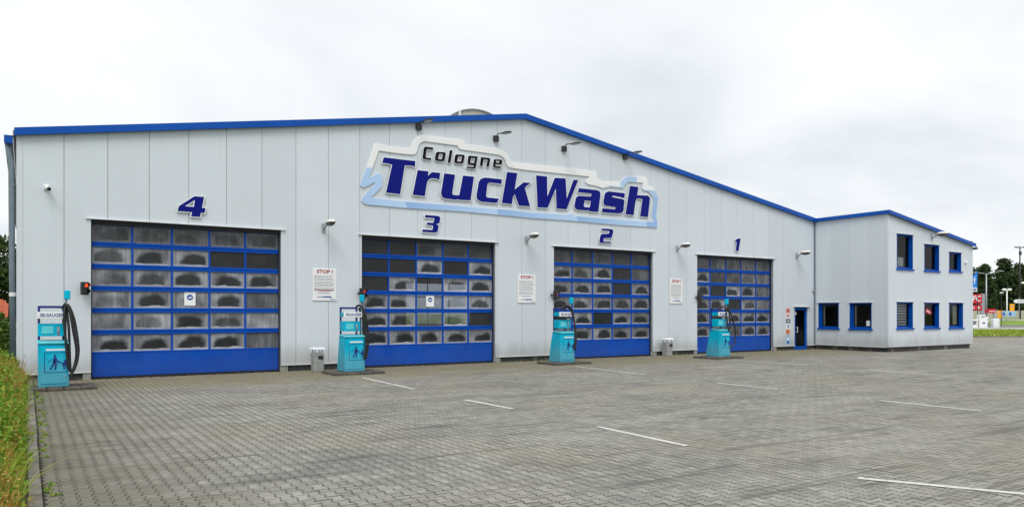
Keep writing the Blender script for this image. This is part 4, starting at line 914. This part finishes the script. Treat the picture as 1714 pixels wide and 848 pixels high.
h4 = [[(.30, .14, 1.80), (.42, .06, 1.98), (.60, .02, 1.95), (.66, .0, 1.5), (.76, -.02, 1.05), (.88, .0, 1.12), (.90, .02, 1.6), (.72, .06, 1.92), (.95, .02, 1.75), (1.2, .0, 1.25), (1.28, .0, .85), (1.15, -.02, .5), (.9, .0, .32)], [(.2, .1, 1.70), (.4, .05, 1.62), (.62, .05, 1.72), (.70, .08, 1.9)]]
fit = lambda hose, k, d: [[(x * k + d, y, z) for x, y, z in p] for p in hose]
vacuum((-1.27, -2.78, .08), .63, 'turquoise vacuum station at the left corner with a coiled black hose', fit(h1, .80, .004), (-1.45, -.05, -3.12, -2.0), 'dark wet slab under the leftmost vacuum station')
vacuum((6.47, -2.20, .08), .63, 'turquoise vacuum station beside a litter bin and the STOP board with red lines', fit(h2, .80, -.06), (6.02, 7.62, -2.55, -1.4), 'dark slab under the vacuum station beside a litter bin')
vacuum((14.39, -2.26, .08), .63, 'turquoise vacuum station with the hose arched over its top', fit(h3, .72, -.02), (13.95, 15.55, -2.6, -1.4), 'broken slab under the vacuum station with the arched hose')
vacuum((21.73, -2.97, .08), .63, 'turquoise vacuum station with a wide hose loop, farthest right', fit(h4, .82, -.12), (21.15, 22.75, -3.35, -2.1), 'slab under the vacuum station farthest right')

def bin_(loc, label):
    t = thing('litter_bin', label, 'litter bin', (0, 0, 0), 'concrete litter bins')
    soft(MB().hull8([(-.15, -.15, 0), (.15, -.15, 0), (.15, .15, 0), (-.15, .15, 0), (-.175, -.175, .58), (.175, -.175, .58), (.175, .175, .58), (-.175, .175, .58)]).build('body', M['bin'], t), .015)
    soft(box('slot_plate', M['black'], t, -.03, .12, -.185, -.172, .40, .50), .004)
    for x in (-.12, .12):
        for y in (-.12, .12): box('post', M['galv'], t, x - .012, x + .012, y - .012, y + .012, .57, .69)
    soft(MB().hull8([(-.21, -.21, .69), (.21, -.21, .69), (.21, .21, .69), (-.21, .21, .69), (-.17, -.17, .755), (.17, -.17, .755), (.17, .17, .755), (-.17, .17, .755)]).build('lid', M['white_trim'], t), .012)
    t.location = loc; return t
b1 = bin_((6.16, -.62, 0), 'grey concrete litter bin with roofed top left of the vacuum beside door 3')
b2 = copy_tree(b1); b2.location = (21.42, -.38, 0); b2['label'] = 'grey concrete litter bin with roofed top right of door 2'

# ---------------------------------------------------------------- vegetation
def leaf_cloud(centres, n_each, spread, size, flat=0.0, droop=0.0):
    """leaf sized quads scattered round many clump centres"""
    C = np.repeat(np.array(centres), n_each, 0); n = len(C)
    d = np.random.normal(0, 1, (n, 3)); d *= (np.random.rand(n, 1) ** .4) / (np.linalg.norm(d, axis=1, keepdims=True) + 1e-6)
    sp = np.repeat(np.array(spread).reshape(-1, 1), n_each, 0) if np.ndim(spread) else spread
    p = C + d * sp * np.array([1, 1, 1 - flat])
    a = np.random.normal(0, 1, (n, 3)); a[:, 2] -= droop; a /= np.linalg.norm(a, axis=1, keepdims=True)
    b = np.cross(a, np.random.normal(0, 1, (n, 3))); b /= np.linalg.norm(b, axis=1, keepdims=True) + 1e-6
    s = size * np.random.uniform(.6, 1.3, (n, 1))
    V = np.stack([p - a * s, p + b * s * .45, p + a * s, p - b * s * .45], 1).reshape(-1, 3)
    F = np.arange(4 * n).reshape(-1, 4)
    return V, F
def np_mesh(name, V, F, m):
    me = bpy.data.meshes.new(name); k = F.shape[1]
    me.vertices.add(len(V)); me.vertices.foreach_set('co', V.astype(np.float32).ravel()); me.loops.add(F.size); me.loops.foreach_set('vertex_index', F.astype(np.int32).ravel())
    me.polygons.add(len(F)); me.polygons.foreach_set('loop_start', np.arange(0, F.size, k, dtype=np.int32)); me.polygons.foreach_set('loop_total', np.full(len(F), k, np.int32))
    me.update(calc_edges=True); me.materials.append(m); return me
def tree(name, label, cat, group, H, R, base, leafm, n_limb, n_leaf, size, pine, seed):
    r = random.Random(seed); t = thing(name, label, cat, (0, 0, 0), group)
    pts = [(0, 0, -.3)]; x = y = 0
    for k in range(1, 7): x += r.uniform(-.12, .12); y += r.uniform(-.12, .12); pts.append((x, y, H * .93 * k / 6))
    tr = MB().tube(pts, H * .022, 8, H * .004)
    cs = []; sp = []
    for i in range(n_limb):
        f = r.random(); z = base + (H - base) * (f if not pine else f ** .8)
        prof = (1 - (z - base) / (H - base)) ** .7 * .95 + .12 if pine else math.sin(math.pi * min(1, .12 + .85 * (z - base) / (H - base))) ** .6
        L = R * prof * r.uniform(.55, 1.1); a = r.uniform(0, 6.283); k = min(5, int(z / (H * .93) * 6)); bx_, by_, _ = pts[min(k, 6)]
        e = (bx_ + L * math.cos(a), by_ + L * math.sin(a), z + L * r.uniform(-.1, .35))
        tr.tube([(bx_, by_, z - L * .25), ((bx_ + e[0]) / 2, (by_ + e[1]) / 2, z), e], H * .006, 5, H * .002)
        for q in range(3):
            w = r.uniform(.45, 1.05); cs.append((bx_ + (e[0] - bx_) * w, by_ + (e[1] - by_) * w, z + (e[2] - z) * w + r.uniform(-.1, .25))); sp.append(R * r.uniform(.16, .34))
    cs.append((x, y, H)); sp.append(R * .16); cs.append((x, y, H * .95)); sp.append(R * .22)
    tr.build('trunk', M['bark'], t, True)
    V, F = leaf_cloud(cs, n_leaf, sp, size, .3)
    place('crown', np_mesh('crown', V, F, leafm), (0, 0, 0), t); return t
# forest behind the petrol station, right: front row of single trees over two further rows
protos = [tree('pine_tree', '', 'tree', 'dark trees of the wood behind the petrol station', h_, r_, b_, M['pine'], nl, 26, .30, True, s) for h_, r_, b_, nl, s in ((11.8, 3.0, 1.2, 60, 1), (10.4, 2.8, .8, 56, 2), (12.6, 2.9, 1.6, 62, 3), (9.4, 2.7, .6, 50, 4), (11.0, 3.2, 1.0, 60, 5))]
wood = []
r = random.Random(5)
for row, fw in enumerate((150, 156, 163)):
    q = 85 + row * 1.2
    while q < 118 + row * 4: wood.append((fw + r.uniform(-2, 2), q + r.uniform(-.6, .6), row)); q += r.uniform(2.9, 4.2)
for i, (fw, q, row) in enumerate(wood):
    pr = protos[i % 5] if i < 5 else None
    o = pr if pr else copy_tree(r.choice(protos)); px, py = P(fw, q)
    o.location = (px, py, .75 + .006 * (fw - 130)); o.rotation_euler = (0, 0, r.uniform(0, 6.28))
    k = r.uniform(.74, 1.0) * (.80 + .20 * min(1, max(0, (q - 90) / 11))); o.scale = (k * r.uniform(.95, 1.2), k * r.uniform(.95, 1.2), k)
    o['label'] = 'dark evergreen tree in the wood beyond the petrol station at the right edge'
# left edge: trees, shrubs and the rank grass of the verge
lt = tree('leafy_tree', 'dark leafy tree far behind the hall at the left edge of the photo', 'tree', 'trees beyond the left corner', 8.8, 3.0, .8, M['broad'], 70, 34, .26, False, 11)
lt.location = (-4.6, 58, 0)
for x, y, k, lab in ((-8.6, 62, 1.05, 'leafy tree outside the left edge, behind the red roofed house'), (-1.2, 64, .95, 'leafy tree mostly hidden behind the left corner of the hall')):
    c = copy_tree(lt); c.location = (x, y, 0); c.scale = (k, k, k); c.rotation_euler = (0, 0, x); c['label'] = lab
sh = tree('shrub', 'bright green shrub growing beside the left wall of the hall', 'shrub', 'shrubs along the left wall', 1.5, .8, .05, M['shrub'], 46, 40, .075, False, 21)
sh.location = (-2.75, 5.5, 0)
for x, y, k, lab in ((-2.7, 10.5, 1.05, 'green shrub below the red roof at the left edge'), (-3.4, 17, 1.15, 'darker looking shrub under the eaves of the red roofed house'), (-2.6, 1.2, .62, 'low yellow green shrub at the foot of the downpipe')):
    c = copy_tree(sh); c.location = (x, y, 0); c.scale = (k, k, k); c.rotation_euler = (0, 0, y); c['label'] = lab
tag(sheet('verge_soil', M['soil'], [(-1.49, -60), (-1.49, 0.1), (-1.9, 0.1), (-1.9, 34), (-14, 34), (-14, -60)], 0.0), kind='structure')

def verge():
    rr = np.random
    blades = []; 
    n = 13000
    y = rr.uniform(-19.5, 3.5, n); x = -1.545 - np.abs(rr.normal(0, .75, n)); x[y > 0] -= .45
    h = rr.uniform(.16, .66, n) * (1 + .35 * np.sin(y * 1.7) * np.sin(x * 3 + y * .6)); h *= np.where(x > -1.66, .6, 1)
    lean = rr.normal(0, .22, (n, 2)); lean[:, 0] += .02; w = rr.uniform(.004, .009, n)
    az = rr.uniform(0, np.pi, n); wx, wy = np.cos(az) * w, np.sin(az) * w
    b0 = np.stack([x, y, np.zeros(n)], 1); d = np.stack([lean[:, 0] * h, lean[:, 1] * h, h], 1)
    mid = b0 + d * .55; tip = b0 + d; tip[:, 0] += lean[:, 0] * h * .7; tip[:, 1] += lean[:, 1] * h * .7; tip[:, 2] -= h * .12
    W_ = np.stack([wx, wy, np.zeros(n)], 1)
    V = np.stack([b0 - W_, b0 + W_, mid + W_ * .8, mid - W_ * .8, tip], 1).reshape(-1, 3); k = np.arange(n)[:, None] * 5
    Q = np.concatenate([np.concatenate([k, k + 1, k + 2, k + 3], 1), np.concatenate([k + 3, k + 2, k + 4, k + 4], 1)])
    Q3 = np.concatenate([k + 3, k + 2, k + 4], 1)
    me = bpy.data.meshes.new('rank_grass'); me.from_pydata(V.tolist(), [], np.concatenate([k, k + 1, k + 2, k + 3], 1).tolist() + Q3.tolist()); me.materials.append(M['grass'])
    o = tag(place('rank_grass', me), 'tall yellow green grass on the verge left of the kerb', 'grass', kind='stuff')
    # leafy weeds in clumps
    cs = []; sp = []
    for i in range(1300):
        yy = rng.uniform(-19, 3.0); xx = -1.62 - abs(rng.gauss(0, .6)) - (.45 if yy > 0 else 0); hh = rng.uniform(.10, .66) * (1 + .45 * math.sin(yy * 2.1 + xx)) * (.7 if xx > -1.7 else 1)
        for q in range(3): cs.append((xx + rng.gauss(0, .05), yy + rng.gauss(0, .06), hh * rng.uniform(.35, 1))); sp.append(rng.uniform(.07, .18))
    V, F = leaf_cloud(cs, 24, sp, .034, .1)
    tag(place('leafy_weeds', np_mesh('leafy_weeds', V, F, M['weedleaf'])), 'leafy green weeds among the grass of the verge', 'weeds', kind='stuff')
    # dry stalks with seed heads
    m_ = MB(); cs = []
    beds = [rng.uniform(-19, -1) for q in range(13)]
    for i in range(430):
        yy = rng.choice(beds) + rng.gauss(0, .45); xx = -1.62 - abs(rng.gauss(0, .45)) - (.45 if yy > 0 else 0); hh = rng.uniform(.35, .85) * (.8 if xx > -1.65 else 1)
        lx, ly = rng.gauss(.03, .12), rng.gauss(0, .13)
        p = [(xx, yy, 0), (xx + lx * .4, yy + ly * .4, hh * .6), (xx + lx, yy + ly, hh)]
        m_.tube(p, .0045, 4, .002, False)
        for q in range(4): f = rng.uniform(.55, 1.02); cs.append((xx + lx * f, yy + ly * f, hh * f))
        for q in range(2):
            f = rng.uniform(.4, .8); a = rng.uniform(0, 6.28); s_ = (xx + lx * f, yy + ly * f, hh * f)
            m_.tube([s_, (s_[0] + .09 * math.cos(a), s_[1] + .09 * math.sin(a), s_[2] + .12)], .003, 3, .0015, False)
    m_.tube([(-1.95, -11.2, .15), (-1.62, -11.6, .34), (-1.42, -11.7, .62)], .007, 5, .003); m_.tube([(-1.62, -11.6, .34), (-1.5, -12, .58)], .005, 4, .002)
    V, F = leaf_cloud(cs, 8, .05, .0135); n0 = len(m_.v)
    m_.add(V.tolist(), F.tolist())
    tag(m_.build('dry_stalks', M['drystalk']), 'dry brown stalks with seed heads standing in the verge grass', 'weeds', kind='stuff')
    # tufts along the foot of the wall and in the joints next to the slabs
    cs = []; sp = []
    for a, b in pl:
        x = a + .1
        while x < b - .1:
            if rng.random() < .35: cs.append((x, -.06 + rng.uniform(-.04, .03), .02)); sp.append(rng.uniform(.02, .06))
            x += .12
    for i in range(60): cs.append((-1.32 + abs(rng.gauss(0, .06)), rng.uniform(-19, -3), .01)); sp.append(.04)
    V, F = leaf_cloud(cs, 14, sp, .02, .3); V[:, 2] = np.abs(V[:, 2])
    tag(place('joint_weeds', np_mesh('joint_weeds', V, F, M['weedleaf'])), 'small weeds growing along the foot of the wall and the kerb', 'weeds', kind='stuff')
verge()
# tufts on the lawn strip beyond the forecourt
n = 9000; f_ = np.random.uniform(56.3, 76.5, n); r_ = np.random.uniform(28, 62, n)
V, F = leaf_cloud(np.stack([CAMX + r_ * FY + f_ * FX, CAMY - r_ * FX + f_ * FY, np.full(n, .10)], 1), 3, .10, .11, .6)
tag(place('lawn_tufts', np_mesh('lawn_tufts', V, F, M['grass'])), 'short grass of the strip beyond the forecourt', 'grass', kind='stuff')

# ---------------------------------------------------------------- red roofed house behind the left corner
t = thing('red_roofed_house', 'low house with red tiled roof seen past the left corner of the hall', 'house', (-8.5, 44, 0))
box('wall', M['render'], t, -13.5, -2.9, 42.2, 48, -.2, 1.55)
m_ = MB(); nrow = 9
for k in range(nrow):                                   # courses of tiles, each one lying over the next
    for q in range(34):
        xa = -14 + q * .335
        if xa > -2.62 - .05 * k: continue
        ya, yb = 41.7 + k * .36, 41.7 + (k + 1) * .36 + .05; za, zb = 1.50 + k * .145, 1.50 + (k + 1) * .145
        m_.hull8([(xa, ya, za), (xa + .32, ya, za), (xa + .32, yb, zb - .03), (xa, yb, zb - .03), (xa, ya, za + .05), (xa + .32, ya, za + .05), (xa + .32, yb, zb + .01), (xa, yb, zb + .01)])
m_.build('roof_tiles', M['rooftile'], t)['kind'] = 'stuff'
MB().prism([(-14, 41.75, 1.42), (-14, 44.98, 2.74), (-14, 48.2, 1.42)], (11.2, 0, 0)).build('roof', M['rooftile'], t)

# ---------------------------------------------------------------- petrol station and signs beyond the verge
RZ = -YAW                                               # these face the forecourt the way the road runs
def far_thing(name, label, cat, xy, group=None): return thing(name, label, cat, (0, 0, 0), group)
def setdown(t, x, y, z=0.0, rz=RZ): t.location = (x, y, z); t.rotation_euler = (0, 0, rz); return t
t = far_thing('air_water_unit', 'white service unit with grey grille at the petrol station', 'service unit', None)
soft(box('body', M['white'], t, -.62, .62, -.3, .3, 0, 1.05), .04); box('grille', M['galv'], t, -.1, .45, -.31, -.3, .45, .9)
for k in range(4): box('grille_bar', M['blackmetal'], t, -.08, .43, -.33, -.312, .50 + k * .1, .53 + k * .1)
setdown(t, 89.1, 20.2)
t = far_thing('fuel_pump', 'tall white pump with small blue print and raised top at the petrol station', 'pump', None)
soft(box('body', M['white'], t, -.48, .48, -.3, .3, 0, 1.2), .03); soft(box('head', M['white'], t, -.42, .30, -.25, .25, 1.25, 1.56), .03); box('display', M['grey_print'], t, -.2, .2, -.262, -.25, 1.33, 1.44)
box('print', M['blue_print'], t, -.12, .17, -.31, -.302, .55, .72)
MB().tube([(.2, 0, 1.2), (.2, 0, 1.3)], .05, 8).build('neck', M['galv'], t)
setdown(t, 90.1, 19.5)
t = far_thing('fuel_pump', 'narrow blue sided pump column at the petrol station', 'pump', None)
soft(box('body', M['white'], t, -.25, .25, -.25, .25, 0, 1.30), .03); box('side_panel', M['blue'], t, -.26, -.08, -.26, -.255, .1, 1.2); box('side_panel', M['navy'], t, .06, .2, -.262, -.255, .1, .7); MB().ellipsoid((.1, -.26, 1.0), (.1, .02, .12), 10, 6).build('emblem', M['navy'], t)
setdown(t, 92.6, 20.3)
t = far_thing('service_cabinet', 'plain white cabinet right of the blue pump column', 'cabinet', None)
soft(box('body', M['white'], t, -.38, .36, -.25, .25, 0, 1.12), .03); box('door', M['white'], t, -.30, .28, -.265, -.25, .1, 1.02); box('handle', M['galv'], t, .2, .24, -.28, -.265, .5, .62)
setdown(t, 93.6, 19.7)
t = far_thing('restaurant_sign', 'red board with white letters KFC over a second red board on a grey pylon', 'sign', None)
soft(box('pylon', M['galv'], t, 1.05, 1.58, .0, .22, -.1, 4.18), .02)
for z0, z1, s_ in ((2.96, 4.12, 'K'), (2.10, 2.76, '')):
    b_ = soft(box('board', M['redsign'], t, -1.5, 1.14, -.12, -.01, z0, z1), .02)
    if s_: text('lettering', 'KFC', 1.0, M['white'], (.12, -.125, (z0 + z1) / 2), b_, bold=.022, shear=.18, sx=.88)
    else:
        m_ = MB()
        for k in range(9): m_.box(-1.2 + k * .16, -1.2 + k * .16 + .08, -.13, -.12, z0 + .18, z1 - .18)
        for k in range(4): m_.box(-1.12 + k * .32, -1.02 + k * .32, -.13, -.12, z0 + .28 + .06 * (k % 2), z0 + .36 + .06 * (k % 2))
        m_.build('lettering', M['white'], b_); MB().prism([(.62, -.13, z0 + .14), (.92, -.13, (z0 + z1) / 2), (.62, -.13, z1 - .14)], (0, .01, 0)).build('arrow', M['white'], b_)
setdown(t, 98.75, 24.7)
t = far_thing('blue_flag', 'tall blue advertising flag with a white figure and white foot', 'flag', None)
MB().tube([(.36, 0, 0), (.36, 0, 6.95)], .04, 6).build('pole', M['blackmetal'], t)
MB().prism([(-.6, 0, 4.35), (.32, .05, 4.35), (.33, .0, 6.9), (.05, -.05, 6.55), (-.6, .04, 5.7)], (0, .03, 0)).build('cloth', M['flagblue'], t)
MB().prism([(-.6, -.04, 4.35), (.30, .0, 4.35), (.30, .0, 4.85), (-.6, -.02, 4.85)], (0, .02, 0)).build('hem', M['white'], t)
m_ = MB()
for k in range(4): m_.box(-.55 + k * .2, -.43 + k * .2, -.065, -.05, 4.48, 4.74)
m_.build('print', M['blue_print'], t)
MB().prism([(-.12, -.06, 5.3), (.0, -.06, 5.3), (.05, -.06, 6.2), (-.15, -.06, 5.8), (-.12, -.06, 5.65), (-.02, -.06, 5.8)], (0, .01, 0)).build('figure', M['white'], t)
setdown(t, 95.75, 23.0)
t = far_thing('street_lamp', 'tall grey street lamp with two arms before the wood', 'street lamp', None)
MB().tube([(0, 0, -.1), (0, 0, 6.85)], .11, 10, .075).build('pole', M['galv'], t, True)
for s_, e_ in ((-1, (-1.2, 0, 7.0)), (1, (1.7, 0, 7.2))):
    MB().tube([(0, 0, 6.8), (e_[0] * .4, 0, 6.9), e_], .05, 6).build('arm', M['galv'], t, True); MB().ellipsoid((e_[0] + s_ * .25, 0, e_[2]), (.4, .14, .07), 10, 6).build('lamp_head', M['galv'], t, True)
setdown(t, 103.4, 25.24)
t = far_thing('street_lamp', 'white post lamp with two round heads at the grass island', 'street lamp', None)
MB().tube([(0, 0, 0), (0, 0, 5.05)], .10, 10, .08).build('pole', M['white'], t, True); MB().tube([(-.45, 0, 5.05), (.45, 0, 5.05)], .05, 6).build('arm', M['white'], t)
for s_ in (-.38, .38): MB().ellipsoid((s_, 0, 5.2), (.34, .25, .2), 12, 8).build('lamp_head', M['white'], t, True)
setdown(t, 121.0, 30.6)
t = far_thing('street_lamp', 'small pale lamp head on a thin mast before the wood', 'street lamp', None)
MB().tube([(0, 0, 0), (0, 0, 4.35)], .04, 6).build('pole', M['blackmetal'], t); MB().ellipsoid((0, -.05, 4.4), (.28, .14, .1), 10, 6).build('lamp_head', M['white'], t, True)
setdown(t, 106.6, 24.9)
t = far_thing('lamp_mast', 'tall black mast with floodlights on its top at the right edge', 'mast', None)
MB().tube([(0, 0, 0), (0, 0, 12.7)], .16, 10, .10).build('pole', M['blackmetal'], t, True); MB().tube([(-.8, 0, 12.5), (.75, 0, 12.5)], .06, 6).build('crossarm', M['blackmetal'], t)
for s_ in (-.7, .65): soft(box('floodlight', M['blackmetal'], t, s_ - .25, s_ + .25, -.3, .1, 12.45, 12.62), .03)
soft(box('junction_box', M['blackmetal'], t, -.2, .2, -.2, .0, 11.2, 11.8), .03)
MB().tube([(0, 0, 6.3), (.55, -.1, 6.45)], .05, 6).build('arm', M['blackmetal'], t); MB().ellipsoid((.55, -.1, 6.4), (.45, .22, .2), 12, 8).build('lamp_head', M['white'], t, True)
setdown(t, 142.5, 38.1, .5)
t = far_thing('direction_sign', 'white arrow shaped direction sign beside the black mast', 'sign', None)
MB().tube([(.3, .1, 0), (.3, .1, 3.9)], .05, 6).build('post', M['galv'], t); MB().prism([(-.75, 0, 3.2), (-.4, 0, 3.52), (1.3, 0, 3.52), (1.3, 0, 2.92), (-.4, 0, 2.92)], (0, .05, 0)).build('board', M['white'], t); box('print', M['grey_print'], t, -.1, 1.1, -.006, .0, 3.16, 3.28)
setdown(t, 139.9, 37.3, .5)
for (x, y, z0, h_, lab) in ((128.8, 35.06, .5, 1.62, 'lower orange board left of the pale blue board'), (132.6, 34.99, .5, 2.70, 'taller orange board above the right end of the pale blue board')):
    t = far_thing('orange_board', lab, 'board', None, 'orange boards on the grass island')
    soft(box('board', M['orange'], t, -.36, .36, -.06, .06, h_ - 1.2, h_), .02); box('print', M['concrete'], t, -.2, .2, -.065, -.06, h_ - .5, h_ - .3)
    for s_ in (-.3, .3): MB().tube([(s_, 0, 0), (s_, 0, h_ - 1.18)], .04, 6).build('post', M['galv'], t)
    setdown(t, x, y, z0)
t = far_thing('info_board', 'wide pale blue board with dark blue squares on posts', 'board', None)
soft(box('board', M['paleblue'], t, -1.02, 1.02, -.04, .04, .75, 1.55), .02)
for s_ in (-.95, .05): box('print', M['blue_print'], t, s_, s_ + .3, -.05, -.04, .9, 1.4)
for s_ in (-.95, .95): MB().tube([(s_, .0, -.1), (s_, .0, .76)], .04, 6).build('post', M['galv'], t)
setdown(t, 124.5, 31.9, .45)
t = far_thing('red_kiosk', 'small red topped stand behind the pumps', 'stand', None)
soft(box('canopy', M['redsign'], t, -.45, .45, -.4, .4, 1.75, 2.25), .03); box('stripe', M['white'], t, -.4, .4, -.41, -.4, 1.92, 2.0)
for s_ in (-.38, .38): MB().tube([(s_, 0, 0), (s_, 0, 1.76)], .05, 6).build('post', M['galv'], t)
setdown(t, 97.4, 22.0)
t = far_thing('concrete_wall', 'long pale concrete wall in front of the wood', 'wall', None)
for k in range(14):
    soft(box('wall_slab', M['concrete'], t, k * 2.4 + .012, (k + 1) * 2.4 - .012, -.1, .1, 0, 1.5), .015)
setdown(t, 147.5, 49.2, .62)
